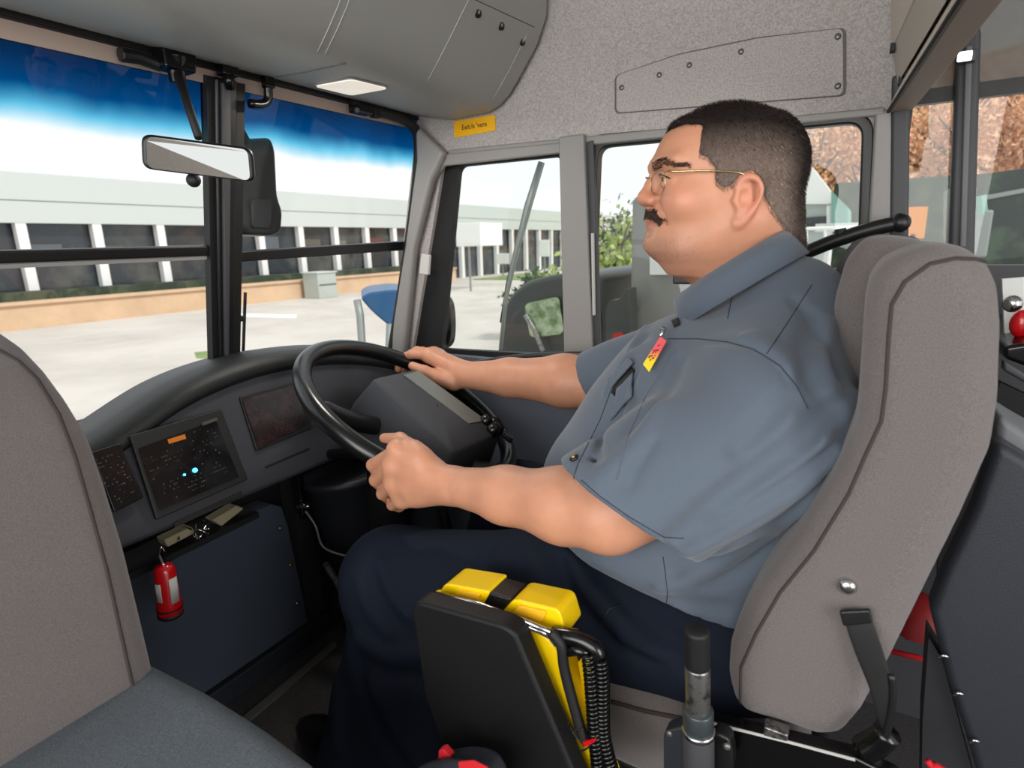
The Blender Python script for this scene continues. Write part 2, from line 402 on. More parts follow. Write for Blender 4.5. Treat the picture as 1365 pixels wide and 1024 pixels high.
# grey plastic trim under the fabric panel: header strip, mullion between the windows, A pillar
tr = MB()
def pyp(pts, y): return [PY(a, b, y) for a, b in pts]
tr.prism(pyp([(578, 208), (757, 190), (752, 205), (596, 222), (583, 240)], WY-.004), (0, -.014, 0))
tr.prism(pyp([(750, 184), (783, 180), (796, 490), (757, 490)], WY-.004), (0, -.022, 0))
tr.prism(pyp([(600, 200), (1180, 143), (1180, 154), (600, 213)], WY-.003), (0, -.008, 0))
struct(tr.build('trim_1', M['frame'], bevel=.004))
ap = MB()
ap.prism(pyp([(562, 168), (600, 205), (583, 240), (560, 330), (545, 480), (524, 480), (548, 330), (564, 215)], WY-.012), (0, -.03, 0))
struct(ap.build('trim_2', M['frame'], bevel=.01))
# grey lining below the windows
lo = MB(); lo.box2((-1.2, WY-.02, FZ), (-.02, WY-.001, .885)); lo.box2((-1.2, WY-.05, .52), (-.02, WY-.001, .545))
struct(lo.build('trim_3', mat('lower_lining', (92, 98, 110), .6, bump=.1), bevel=.004))
rim_ = MB(); rim_.tube(crv([PY(x, y, WY-.05) for x, y in ((628, 486), (690, 477), (740, 474), (800, 474), (880, 478))], 6), .009)
struct(rim_.build('trim_4', M['black'], smooth=True))
# corner column behind the driver's window and the window wall of the saloon behind it
cc = MB(); cc.prism([PY(x, y, WY-.01) for x, y in ((1166, 147), (1190, 145), (1196, 420), (1150, 420))], (0, .05, 0))
struct(cc.build('trim_5', M['frame'], bevel=.006))
cd = MB(); cd.prism([PY(x, y, WY-.014) for x, y in ((1189, 100), (1214, 98), (1211, 330), (1184, 420))], (0, .05, 0))
struct(cd.build('trim_6', M['post'], bevel=.006))
SY = 1.36
sw = sheet('wall_rear', [np.array(p) for p in ((.0, SY, 1.85), (2.0, SY, 1.85), (2.0, SY, .1), (0, SY, .1))],
   [[np.array(p) for p in ((.045, SY, 1.66), (1.9, SY, 1.66), (1.9, SY, 1.12), (.045, SY, 1.12))]], (0, .04, 0), M['post']); struct(sw)
# window posts and panes of the saloon side
w5 = thing('window_5', loc=(.1, SY, 1.16), label=None, cat=None, kind='structure')
g = MB().box2((.05, SY+.01, 1.12), (.128, SY+.014, 1.66)).build('pane', M['glass'], w5)
w6 = thing('window_6', loc=(.2, SY, 1.16), label=None, cat=None, kind='structure')
g = MB().box2((.132, SY+.01, 1.12), (1.9, SY+.014, 1.66)).build('pane', M['glass'], w6)
g = MB().box2((.10, SY+.006, 1.425), (1.9, SY+.009, 1.66)).build('glare_sheet', M['glare'], w6)  # thin sheet imitating the glare over the upper pane
g = MB().box2((.05, SY+.006, 1.425), (.128, SY+.009, 1.66)).build('glare_sheet', M['glare'], w5)
g = MB().box2((.05, SY+.002, 1.405), (.128, SY+.02, 1.43)).build('glazing_bar', M['black'], w5)
g = MB().box2((.132, SY+.002, 1.405), (1.9, SY+.02, 1.43)).build('glazing_bar', M['black'], w6)
pm = MB(); pm.prism([PY(x, y, SY-.02) for x, y in ((1276, 38), (1309, 36), (1300, 330), (1298, 420), (1262, 420), (1266, 300))], (0, .03, 0))
struct(pm.build('trim_7', M['post'], bevel=.008))
pm = MB(); pm.prism([PY(x, y, SY-.026) for x, y in ((1287, 60), (1297, 60), (1288, 330), (1279, 330))], (0, .01, 0))
struct(pm.build('trim_8', mat('post_insert', (96, 96, 100), .5), bevel=.003))
# roof
struct(MB().box2((-1.3, -1.25, 1.85), (2.0, 1.4, 1.9)).build('ceiling', M['panel']))
# the far end of the saloon and the street side behind the photographer are left open for daylight, save for their low walls
struct(MB().box2((-.2, -1.25, .1), (2.0, -1.2, .95)).build('wall_left', M['panel']))
# access panel of the same speckled trim on the wall above the windows
apn = thing('access_panel', 'speckled grey access panel with rounded corner screwed to the wall above the side windows', 'panel', PY(980, 100, WY))
pp = roundpoly([PY(x, y, WY) for x, y in ((820, 152), (820, 101), (905, 72), (1010, 50), (1128, 37), (1128, 128))], .012)
def inset(P, d):
    c = np.mean(P, 0); return [c+(p-c)*(1-d/np.linalg.norm(p-c)) for p in P]
MB().prism(pp, (0, -.003, 0)).build('panel_edge', mat('panel_gasket', (104, 98, 96), .8), apn)
pi = inset(pp, .0045); MB().prism([p-np.array([0, .001, 0]) for p in pi], (0, -.0045, 0)).build('panel_board', M['panel'], apn, bevel=.0015)
for x, y in ((829, 117), (879, 100), (919, 87), (988, 69), (1117, 49), (1117, 115)):
    p = PY(x, y, WY-.005); MB().lathe(p, p+np.array([0, -.004, 0]), [(0, .0055), (.6, .0055), (1, .003)], 12).build('screw', M['screw'], apn, smooth=True)
# yellow sticker
st = thing('warning_sticker', 'small yellow sticker with dark lettering on the wall over the front side window', 'sticker', PY(633, 168, WY))
sp = roundpoly([PY(x, y, WY-.001) for x, y in ((605, 162), (660, 153), (661, 174), (606, 184))], .004)
MB().prism(sp, (0, -.0015, 0)).build('backing', M['label'], st)
def text(s, size, org, xd, zd, m, parent, name='lettering', depth=.0004):
    cu = bpy.data.curves.new('t', 'FONT'); cu.body = s; cu.size = 1; cu.align_x = 'CENTER'; cu.align_y = 'CENTER'; cu.resolution_u = 3; cu.offset = .012
    o = bpy.data.objects.new('t', cu); C.objects.link(o); bpy.context.view_layer.update()
    me = bpy.data.meshes.new_from_object(o.evaluated_get(bpy.context.evaluated_depsgraph_get()))
    V = [np.array(org)+size*(v.co.x*np.array(xd)+v.co.y*np.array(zd)) for v in me.vertices]; Fc = [list(p.vertices) for p in me.polygons]
    bpy.data.objects.remove(o); return mk(name, V, Fc, m, parent)
a, b = PY(605, 172, WY-.003), PY(660, 163.5, WY-.003); xd = (b-a)/np.linalg.norm(b-a)
up_ = np.array([0, 0, 1.]); zd = up_-xd*(up_@xd); zd /= np.linalg.norm(zd)
text("Exit.Is 'vers", .0165, (a+b)/2, xd, zd, M['ink'], st)

# ---- driver's side windows
w3 = thing('window_3', None, None, PY(680, 340, WY), kind='structure')
def ring(P, Q, ext, name, m, parent, **kw): return sheet(name, P, [Q], ext, m, parent, **kw)
o1 = roundpoly([PY(x, y, WY+.012) for x, y in ((590, 207), (752, 190), (764, 486), (540, 486))], .035)
i1 = roundpoly([PY(x, y, WY+.012) for x, y in ((611, 222), (748, 208), (755, 474), (588, 465))], .02)
ring(o1, i1, (0, .02, 0), 'sash_gasket', M['blacks'], w3)
MB().prism([PY(x, y, WY+.02) for x, y in ((590, 200), (752, 190), (764, 486), (565, 486))], (0, .003, 0)).build('pane', M['glass'], w3)
w4 = thing('window_4', None, None, PY(980, 300, WY), kind='structure')
o2 = roundpoly([PY(x, y, WY-.006) for x, y in ((781, 180), (1166, 147), (1158, 330))]+[np.array([-.02, WY-.006, .93]), np.array([-.59, WY-.006, .88])], .04)
i2 = roundpoly([PY(x, y, WY-.006) for x, y in ((797, 196), (1149, 163), (1143, 330))]+[np.array([-.055, WY-.006, .97]), np.array([-.555, WY-.006, .92])], .025)
ring(o2, i2, (0, .03, 0), 'gasket', M['black'], w4, bevel=.004)
MB().prism([PY(x, y, WY+.0) for x, y in ((785, 190), (794, 188), (803, 480), (795, 480))], (0, -.014, 0)).build('sliding_rail', M['post'], w4, bevel=.002)
MB().prism([PY(x, y, WY+.0) for x, y in ((784, 310), (789, 310), (793, 475), (788, 475))], (0, -.022, 0)).build('rail_highlight', M['frame'], w4)
MB().prism([o+np.array([0, .012, 0]) for o in o2], (0, .003, 0)).build('pane', M['glass'], w4)
MB().box2((-.36, WY-.012, 1.085), (-.03, WY+.02, 1.118)).build('glazing_bar', M['black'], w4, bevel=.004)
MB().tube([PY(790, 311, WY-.02), PY(792, 420, WY-.02)], .004).build('pull_strip', M['white'], w4)

# ---- windscreen
w1 = thing('window_1', None, None, PW(140, 250), kind='structure'); w2 = thing('window_2', None, None, PW(430, 300), kind='structure')
NW = np.array([-.03, 0, .0072])
def pwp(pts, off=0): return [PW(a, b, off) for a, b in pts]
ZT = 1.49
cen = PW(303, 300)[1]
L_ = -1.2
def wp(y, z, off=0): return np.array([fx(z)+off, y, z])
MB().prism([wp(L_, .85), wp(.745, .85), wp(.745, 1.51), wp(L_, 1.51)], (-.004, 0, .001)).build('pane', M['wind'], w1)
MB().prism([wp(.77, .85), wp(1.3, .85), wp(1.3, 1.51), wp(.77, 1.51)], (-.004, 0, .001)).build('pane', M['wind'], w2)
# black gaskets round the panes
MB().prism(pwp([(275, 100), (290, 103), (296, 490), (284, 490)], .012), NW*.6).build('gasket', M['blacks'], w1)
MB().prism(pwp([(316, 110), (327, 112), (320, 490), (311, 490)], .012), NW*.6).build('gasket', M['blacks'], w2)
struct(MB().prism(pwp([(288, 103), (318, 108), (313, 492), (293, 492)], .02), NW*.5).build('trim_9', M['black'], bevel=.005))
struct(MB().prism(pwp([(297, 110), (309, 112), (306, 488), (301, 488)], .028), NW*.3).build('trim_10', M['post'], bevel=.003))
ed = crv([PW(x, y, .03) for x, y in ((470, 140), (525, 154), (548, 166), (557, 186), (555, 240), (545, 320), (532, 405), (518, 490))], 6)
MB().tube(ed, .0125, 8).build('edge_gasket', M['blacks'], w2, smooth=True)
# horizontal glazing bars
MB().prism([wp(L_, PW(-40, 344)[2], .008), PW(286, 328, .008), PW(286, 341, .008), wp(L_, PW(-40, 361)[2], .008)], NW*.4).build('glazing_bar', M['black'], w1, bevel=.003)
MB().prism([wp(L_, PW(-40, 362)[2], .006), PW(276, 342, .006), PW(276, 346, .006), wp(L_, PW(-40, 369)[2], .006)], NW*.3).build('drip_strip', M['frame'], w1)
MB().prism(pwp([(316, 336), (540, 322), (540, 334), (316, 350)], .008), NW*.4).build('glazing_bar', M['black'], w2, bevel=.003)
# header: black line and sand coloured strip over the glass
struct(MB().box2((-1.075, L_, 1.497), (-1.035, 1.29, 1.512)).build('trim_11', M['blacks'], bevel=.003))
struct(MB().prism([wp(L_, 1.463, -.004), wp(1.29, 1.478, -.004), wp(1.29, 1.5, -.004), wp(L_, 1.5, -.004)], (.006, 0, 0)).build('trim_12', mat('header_strip', (170, 152, 142), .6)))
struct(MB().box2((-1.32, .33, .1), (-1.26, 1.35, .86)).build('wall_front', M['blacks']))

# ---- overhead locker over the windscreen
bn = thing('overhead_locker', 'grey moulded overhead locker running across above the windscreen', 'locker', (-.85, .3, 1.5))
prof = [(-1.035, 1.505), (-.929, 1.484), (-.817, 1.487), (-.785, 1.498), (-.757, 1.518), (-.733, 1.545), (-.682, 1.61), (-.657, 1.665), (-.647, 1.847), (-1.035, 1.847)]
bm_ = MB().prism([np.array([x, 1.29, z]) for x, z in prof], (0, -2.45, 0))
bo = bm_.build('locker_body', M['bin'], bn, bevel=.012, seg=4)
bvh_bin = BVHTree.FromPolygons([tuple(v) for v in bm_.V], bm_.F)
def cast(bvh, x, y, off=.0):
    d = ray(x, y); d = d/np.linalg.norm(d); h = bvh.ray_cast(Vector(EYE), Vector(d))
    if h[0] is None: return None
    n = np.array(h[1]); n = n if n@d < 0 else -n
    return np.array(h[0])+n*off
def seam(bvh, pts, r, name, m, parent, n=8, off=0.):
    P = []
    for i in range(len(pts)-1):
        for k in range(n+(i == len(pts)-2)):
            t = k/n; q = cast(bvh, pts[i][0]*(1-t)+pts[i+1][0]*t, pts[i][1]*(1-t)+pts[i+1][1]*t, off)
            if q is not None: P.append(q)
    if len(P) < 2: return None
    return MB().tube(P, r, 6).build(name, m, parent, smooth=True)
sm = mat('locker_gap', (90, 91, 90), .6); sl = mat('locker_highlight', (172, 173, 170), .5)
seam(bvh_bin, [(423, 70), (438, 38), (452, 5), (462, -30)], .0012, 'door_seam', sl, bn)
seam(bvh_bin, [(433, 73), (450, 38), (464, 5), (474, -30)], .0012, 'door_seam', sl, bn)
seam(bvh_bin, [(569, 110), (596, 58), (622, 5), (640, -30)], .0012, 'door_seam', sl, bn)
seam(bvh_bin, [(657, 132), (678, 95), (703, 45)], .0011, 'door_seam', sl, bn)
seam(bvh_bin, [(630, -2), (712, 36)], .001, 'door_seam', sm, bn)
seam(bvh_bin, [(368, 102), (410, 95), (461, 84)], .0016, 'door_seam', sm, bn)
for x, y in ((638, 17), (669, 34), (697, 55)):
    p = cast(bvh_bin, x, y, 0); q = cast(bvh_bin, x+3, y, 0); 
    MB().lathe(p-np.array([.004, 0, 0]), p+np.array([.002, 0, -.001]), [(0, .008), (.9, .008), (.9, .005), (.5, .0045)], 14).build('latch_hole', M['blacks'], bn, smooth=True)
lp = thing('ceiling_lamp', 'flat lit rectangular lamp let into the underside of the overhead locker', 'lamp', cast(bvh_bin, 467, 114, .0))
LP = [cast(bvh_bin, x, y, .001) for x, y in ((419, 112), (468, 103), (517, 115), (468, 124))]
MB().prism(roundpoly([p+(p-np.mean(LP, 0))*.06 for p in LP], .01), (0, 0, -.002)).build('lamp_frame', M['frame'], lp)
MB().prism(roundpoly(LP, .01), (0, 0, -.004)).build('lamp_diffuser', M['lamp'], lp)

# ---- luggage rack end coming from the corner towards the viewer
rk = thing('luggage_rack', 'taupe overhead luggage rack above the saloon side windows at upper right', 'rack', PY(1185, 149, 1.29))
dr = np.array([math.sin(math.radians(4.5)), -math.cos(math.radians(4.5)), 0])*1.1
def rkp(pts): return [PY(a, b, 1.29) for a, b in pts]
MB().prism(rkp([(1186, 150), (1184, 146), (1212, 142), (1218, 146)]), dr).build('rack_lip', M['rackd'], rk, bevel=.004)
MB().prism(rkp([(1183, 146), (1222, 70), (1228, 70), (1215, 141)]), dr).build('rack_front', M['rack'], rk, bevel=.004)
MB().prism(rkp([(1196, 112), (1190, 68), (1232, 60), (1226, 70)]), dr*1.0).build('rack_panel', mat('rack_inner', (186, 178, 168), .6), rk)
MB().prism(rkp([(1188, 66), (1188, -60), (1192, -60), (1196, 68)]), dr).build('rack_upper', M['rack'], rk)
MB().prism([q+np.array([0, 0, 0]) for q in rkp([(1196, 68), (1193, -50), (1240, -60), (1236, 60)])], dr).build('rack_locker', mat('rack_locker', (190, 183, 174), .6), rk, bevel=.004)
MB().tube([rkp([(1184, 149)])[0], rkp([(1184, 149)])[0]+dr], .003, 6).build('black_bead', M['blacks'], rk)
for x, y in ((1190, 64), (1201, 108)):
    p = PY(x, y, 1.26); MB().box(p, (.004, .01, .006)).build('clip', M['blacks'], rk)
cl = thing('spot_lamp', 'small bright white spotlight shining high on the dark post at upper right', 'lamp', PY(1290, 75, SY-.03))
MB().box(PY(1289, 76, SY-.034), (.0125, .008, .009)).build('housing', M['post'], cl, bevel=.002)
MB().box(PY(1286, 75, SY-.044), (.010, .003, .0075)).build('lens', mat('lamp_white', (250, 252, 250), .3, emit=2.5), cl, bevel=.002)

# ---- windscreen fittings
mr = thing('rear_view_mirror', 'black framed interior rear view mirror hanging on a slanted arm from the windscreen header', 'mirror', PW(235, 90, .08))
mc = [PY(x, y, yy) for x, y, yy in ((187, 178, .52), (337, 198, .64), (341, 244, .64), (189, 225, .52))]
MN = np.cross(mc[1]-mc[0], mc[3]-mc[0]); MN /= np.linalg.norm(MN); MN = MN if MN@(EYE-mc[0]) > 0 else -MN
mcr = roundpoly(mc, .014); MB().prism([p-MN*.022 for p in mcr], MN*.022).build('mirror_shell', M['black'], mr, bevel=.006)
g_ = np.mean(mc, 0); gl = roundpoly([g_+(p-g_)*.9+np.array([0, 0, 0]) for p in [mc[0], mc[1], mc[2], mc[3]]], .01)
MB().prism([p+MN*.0005 for p in gl], MN*.001).build('mirror_glass', M['mirror'], mr)
kb = PY(257, 241, .58)-MN*.01; MB().ball(kb, .011).build('knob', M['blacks'], mr, smooth=True)
mt = PW(235, 92, .05); ja = PY(262, 184, .58)-MN*.03
MB().tube([mt, ja], [.0075, .0062], 10).build('arm', M['blacks'], mr, smooth=True)
bk = MB(); bk.box(PW(232, 80, .045), (.018, .026, .018)); bk.tube([PW(233, 70, .05), PW(237, 112, .05)], [.018, .012], 10); bk.box(PW(246, 78, .05), (.012, .014, .014))
bk.build('bracket', M['gloss'], mr, bevel=.004)
cb_ = MB(); cb_.tube([PW(160, 72, .03), PW(185, 76, .03), PW(215, 88, .04)], [.012, .011, .010], 8)
cb_.build('bracket_arm', M['black'], mr, bevel=.002)
hk = thing('header_bracket', 'small black bracket on the header over the windscreen post', 'bracket', PW(303, 95, .03))
MB().box(PW(303, 93, .035), (.012, .016, .011)).build('bracket_block', M['gloss'], hk, bevel=.003)
MB().tube([PW(304, 98, .04), PW(307, 120, .04)], [.011, .007], 8).build('bracket_stem', M['gloss'], hk, smooth=True)
hk = thing('sensor_bracket', 'black L-shaped bracket hooked under the header right of the windscreen post', 'bracket', PW(355, 110, .03))
MB().box(PW(357, 108, .035), (.009, .010, .013)).build('bracket_block', M['gloss'], hk, bevel=.003)
MB().tube(crv([PW(357, 112, .035), PW(357, 132, .035), PW(349, 139, .035), (PW(333, 138, .035))], 4), .0085, 8).build('hook', M['gloss'], hk, smooth=True)
hk = thing('header_camera', 'flat black sensor under the header near the corner of the windscreen', 'sensor', PW(482, 148, .03))
MB().box(PW(481, 147, .035), (.014, .026, .0085)).build('sensor_body', M['gloss'], hk, bevel=.004)
MB().lathe(PW(476, 147, .045), PW(476, 147, .052), [(0, .006), (1, .005)], 12).build('sensor_eye', M['post'], hk)
MB().box(PW(500, 151, .035), (.010, .010, .010)).build('sensor_foot', M['blacks'], hk, bevel=.003)
# outside mirror behind the post
om = thing('outside_mirror', 'tall black outside mirror housing seen through the windscreen behind the post', 'mirror', PX(350, 250, -1.33))
oc = roundpoly([PX(x, y, -1.32) for x, y in ((316, 185), (362, 183), (368, 200), (371, 262), (378, 282), (376, 308), (364, 315), (318, 313))], .015)
MB().prism(oc, (-.07, 0, 0)).build('housing', M['black'], om, bevel=.012)
MB().prism(roundpoly([PX(x, y, -1.315) for x, y in ((334, 265), (362, 266), (360, 304), (336, 304))], .01), (.003, 0, 0)).build('lower_cover', M['gloss'], om, bevel=.003)
MB().tube([PX(340, 210, -1.37), PX(300, 140, -1.25)], .012, 8).build('arm', M['blacks'], om)
# round blind-spot mirror outside the front side window
rm = thing('round_mirror', 'small rounded black blind spot mirror with pale rim outside the front side window', 'mirror', PY(579, 430, WY+.1))
rc = crv([PY(x, y, WY+.06) for x, y in ((560, 402), (572, 394), (590, 394), (599, 410), (600, 450), (592, 465), (574, 463), (561, 445))], 5, True)
MB().prism(rc, (0, .03, 0)).build('mirror_body', M['gloss'], rm, bevel=.006)
MB().tube([PY(x, y, WY+.055) for x, y in ((561, 396), (557, 415), (559, 442), (571, 462), (590, 467))], .003, 6).build('pale_rim', M['white'], rm, smooth=True)
MB().tube([PY(566, 368, WY+.06), PY(573, 398, WY+.07)], .006, 8).build('stem', M['blacks'], rm)
MB().prism([PY(x, y, WY-.05) for x, y in ((561, 338), (572, 340), (570, 367), (558, 365))], (0, .012, 0)).build('bracket_cap', M['white'], rm, bevel=.003)
# wiper outside the front side window
wa = thing('wiper', 'long grey wiper arm slanting outside the front side window', 'wiper', PY(670, 460, WY+.1))
MB().tube([PY(x, y, WY+.10) for x, y in ((722, 216), (704, 275), (686, 345), (674, 400), (667, 470))], [.009, .011, .008, .006, .006], 8).build('wiper_arm', M['galv'], wa, smooth=True)
MB().tube([PY(x, y, WY+.105) for x, y in ((704, 270), (690, 320), (676, 380), (668, 430))], .005, 6).build('wiper_blade', M['blacks'], wa)
wk = thing('wiper_post', 'thin black upright antenna clipped beside the windscreen post', 'antenna', PW(325, 440, -.03))
MB().tube([PW(327, 390, -.04), PW(324, 475, -.04)], .0035, 6).build('rod', M['blacks'], wk)
MB().box(PW(318, 425, -.03), (.01, .012, .006)).build('clamp', M['blacks'], wk, bevel=.002)

# ------------------------------------------------------------------ dashboard
db = thing('dashboard', 'charcoal dashboard with curved hood under the windscreen', 'dashboard', (-1.1, .7, .7))
def resamp(P, n):
    P = crv(P, 8); d = np.r_[0, np.cumsum([np.linalg.norm(P[i+1]-P[i]) for i in range(len(P)-1)])]; P = np.array(P)
    t = np.linspace(0, d[-1], n); return np.stack([np.interp(t, d, P[:, c]) for c in range(3)], 1)
crest = resamp([PX(x, y, -1.12) for x, y in ((30, 636), (60, 616), (135, 567), (230, 506), (320, 473), (400, 461), (460, 462))]+[np.array([-1.12, 1.14, .905]), np.array([-1.12, 1.25, .885])], 60)
crest[:, 0] = -1.12
crest[:, 0] += np.maximum(0, crest[:, 1]-1.0)*.5
fr_ = crest.copy(); fr_[:, 2] -= .012; fr_[:, 0] += .05; lip = crest.copy(); lip[:, 0] += .062; lip[:, 2] -= .032
back = crest.copy(); back[:, 0] -= .10; back[:, 2] -= .012
lipin = lip.copy(); lipin[:, 0] -= .012; lipin[:, 2] -= .012
top_under = lipin.copy()
rows = [back, crest+np.array([-.03, 0, -.001]), crest+np.array([0, 0, 0.001]), crest+np.array([.028, 0, -.003]), fr_, lip, lipin]
def loft(rows, name, m, parent, **kw):
    n = len(rows[0]); V = np.concatenate(rows); Fc = [(i*n+k, i*n+k+1, (i+1)*n+k+1, (i+1)*n+k) for i in range(len(rows)-1) for k in range(n-1)]
    return mk(name, V, Fc, m, parent, smooth=True, **kw)
loft(rows, 'hood', M['dashd'], db)
bz = .722
bot = lipin.copy(); bot[:, 0] = -.998; bot[:, 2] = np.where(bot[:, 2]-.05 < bz, np.minimum(bot[:, 2]-.02, bz), bz)
bot[:, 0] = np.where(bot[:, 1] > 1.0, -.998-(bot[:, 1]-1.0)*.25, bot[:, 0])
bb = bot.copy(); bb[:, 0] -= .16; bb[:, 2] += .004
bot2 = bot.copy(); bot2[:, 2] -= .012; bot2[:, 0] -= .006
loft([lipin, lipin*.75+bot*.25, lipin*.5+bot*.5, lipin*.25+bot*.75, bot, bot2, bb], 'fascia', M['dash'], db)
# planes for the instruments: the fascia is tilted
FP = np.array([-.998, .6, bz]); i0 = np.argmin(abs(lipin[:, 1]-.65)); 
e_ = lipin[i0]-bot[i0]; NF = np.cross([0, 1, 0], e_); NF /= np.linalg.norm(NF); NF = NF if NF[0] > 0 else -NF
def PF(x, y, off=.0): return on(x, y, bot[i0]+NF*off, NF)
def panel(name, pts, off, th, m, parent, r=.004, **kw): return MB().prism(roundpoly([PF(a, b, off) for a, b in pts], r), NF*th).build(name, m, parent, **kw)
def marks(parent, quad, n, seed, m, smin=.0004, smax=.0016, name='markings', off=.012, bias=None):
    rg = np.random.default_rng(seed); q = [PF(a, b, off) for a, b in quad]; mb = MB(); ux = (q[1]-q[0])/np.linalg.norm(q[1]-q[0]); uz = (q[3]-q[0])/np.linalg.norm(q[3]-q[0])
    for i in range(n):
        s, t = rg.random(2)
        if bias is not None and rg.random() < .6: c = bias[rg.integers(len(bias))]; s = np.clip(c[0]+rg.normal()*.07, .03, .97); t = np.clip(c[1]+rg.normal()*.06, .03, .97)
        t = (round(t*13)+.5)/14.5; s = (round(s*34)+.3)/35
        p = (q[0]*(1-s)+q[1]*s)*(1-t)+(q[3]*(1-s)+q[2]*s)*t; a, b = rg.uniform(smin, smax, 2)
        mb.prism([p-ux*a-uz*b, p+ux*a-uz*b, p+ux*a+uz*b, p-ux*a+uz*b], NF*.0006)
    return setp(mb.build(name, m, parent), kind='stuff')
ic = thing('switch_panel', 'large smoked switch panel with blue light and amber tag in the middle of the dashboard', 'control panel', PF(250, 620, .004))
panel('bezel', [(170, 582), (292, 546), (328, 640), (206, 694)], .001, .008, M['dashd'], ic, bevel=.002)
panel('smoked_face', [(184, 598), (287, 560), (318, 636), (212, 681)], .0095, .0015, M['screen'], ic)
Q1 = [(186, 600), (286, 563), (316, 634), (214, 678)]
marks(ic, Q1, 130, 3, M['mark'], bias=[(.25, .25), (.2, .8), (.8, .8), (.9, .2), (.5, .9)], name='legends')
panel('amber_tag', [(223, 586), (246, 579), (248, 585), (225, 592)], .0115, .001, M['amber'], ic, r=.001)
MB().ball(PF(260, 627, .013), .0042).build('indicator_light', M['led'], ic, smooth=True); MB().ball(PF(246, 633, .013), .0022).build('indicator_light', M['led'], ic, smooth=True)
panel('bezel_tab', [(268, 564), (288, 557), (289, 561), (269, 568)], .0105, .003, M['mark'], ic, r=.001)
ic2 = thing('gauge_panel', 'smoked reddish square gauge panel right of the large switch panel', 'control panel', PF(365, 555, .004))
panel('bezel', [(317, 530), (398, 508), (414, 572), (340, 602)], .001, .006, M['dashd'], ic2, bevel=.002)
panel('smoked_face', [(322, 533), (393, 513), (409, 567), (345, 597)], .0075, .0015, M['screenr'], ic2)
marks(ic2, [(324, 536), (391, 517), (406, 565), (347, 594)], 110, 5, M['mark'], smax=.0013, bias=[(.4, .7), (.8, .5), (.5, .9), (.9, .8), (.2, .3)], off=.01, name='legends')
ic3 = thing('side_gauge', 'narrow dark instrument strip half hidden by the near seat at the left of the dashboard', 'control panel', PF(165, 630, .004))
panel('smoked_face', [(120, 604), (158, 592), (190, 664), (150, 684)], .002, .006, M['screen'], ic3, bevel=.002)
marks(ic3, [(125, 606), (156, 596), (187, 662), (152, 680)], 50, 8, M['mark'], name='legends', off=.009)
sl_ = thing('card_slot', 'long black slot with a switch in the dashboard below the large switch panel', 'slot', PF(275, 680, .002))
panel('slot_recess', [(231, 697), (321, 655), (322, 662), (232, 704)], .0005, .0025, M['blacks'], sl_, r=.001); panel('slot_switch', [(300, 666), (318, 658), (319, 661), (301, 669)], .0025, .002, M['dashd'], sl_, r=.001)
panel('groove', [(353, 622), (412, 597), (413, 600), (354, 625)], .0004, .001, M['blacks'], db, r=.0005)
# kick panel below, with its tray and bolts
kp = thing('kick_panel', 'flat slate blue panel with bolts below the dashboard', 'panel', (-1.19, .7, .4))
def PK(x, y, off=0): return PX(x, y, -1.19+off)
kk = [np.array([-1.19, .33, .575]), PK(200, 745), PK(362, 673), PK(376, 676), PK(384, 700), PK(412, 832), np.array([-1.19, .885, FZ+.06]), np.array([-1.19, .33, FZ+.06])]
MB().prism(kk, (-.06, 0, 0)).build('panel_face', M['kick'], kp, bevel=.012, seg=4)
for x, y in ((373, 704), (387, 753), (396, 804)):
    p = PK(x, y, .0); MB().lathe(p, p+np.array([.006, 0, 0]), [(0, .0065), (.5, .0065), (1, .003)], 12).build('bolt', M['screw'] if y < 720 else M['brass'], kp, smooth=True)
MB().box2((-1.25, .33, FZ+.002), (-1.175, 1.0, FZ+.058)).build('toe_board', M['navy'], kp, bevel=.004)
struct(MB().prism([PZ(x, y, FZ+.001) for x, y in ((180, 1040), (318, 962), (446, 856), (450, 864), (326, 968), (190, 1048))], (0, 0, .004)).build('trim_13', M['floortrim']))
for i, (q, lab) in enumerate((([(219, 720), (256, 702), (262, 710), (224, 730)], 'crumpled beige paper in the tray nearest the red key tag'), ([(283, 694), (316, 674), (326, 678), (296, 702)], 'beige folded paper in the tray below the card slot'))):
    pm_ = setp(MB().prism([PX(a, b, -1.10) for a, b in q], (-.03, 0, 0)).build('folded_paper', mat('aged_paper%d' % i, (150, 140, 112), .9), bevel=.003), lab, 'paper')
tp = thing('parts_tray', 'dark open tray between dashboard and kick panel', 'tray', (-1.1, .6, .6))
MB().prism([PX(x, y, -1.085) for x, y in ((120, 790), (205, 750), (345, 683), (346, 690), (208, 758), (123, 798))], (-.09, 0, 0)).build('tray_floor', M['blacks'], tp)
cl2 = MB()
for k in range(9): a = PX(262+RNG.uniform(-6, 16), 706+RNG.uniform(-8, 8), -1.09); cl2.tube(crv([a, a+RNG.normal(size=3)*.012, a+RNG.normal(size=3)*.02], 4), .0022, 5)
cl2.build('loose_wires', M['chrome'], tp, smooth=True)
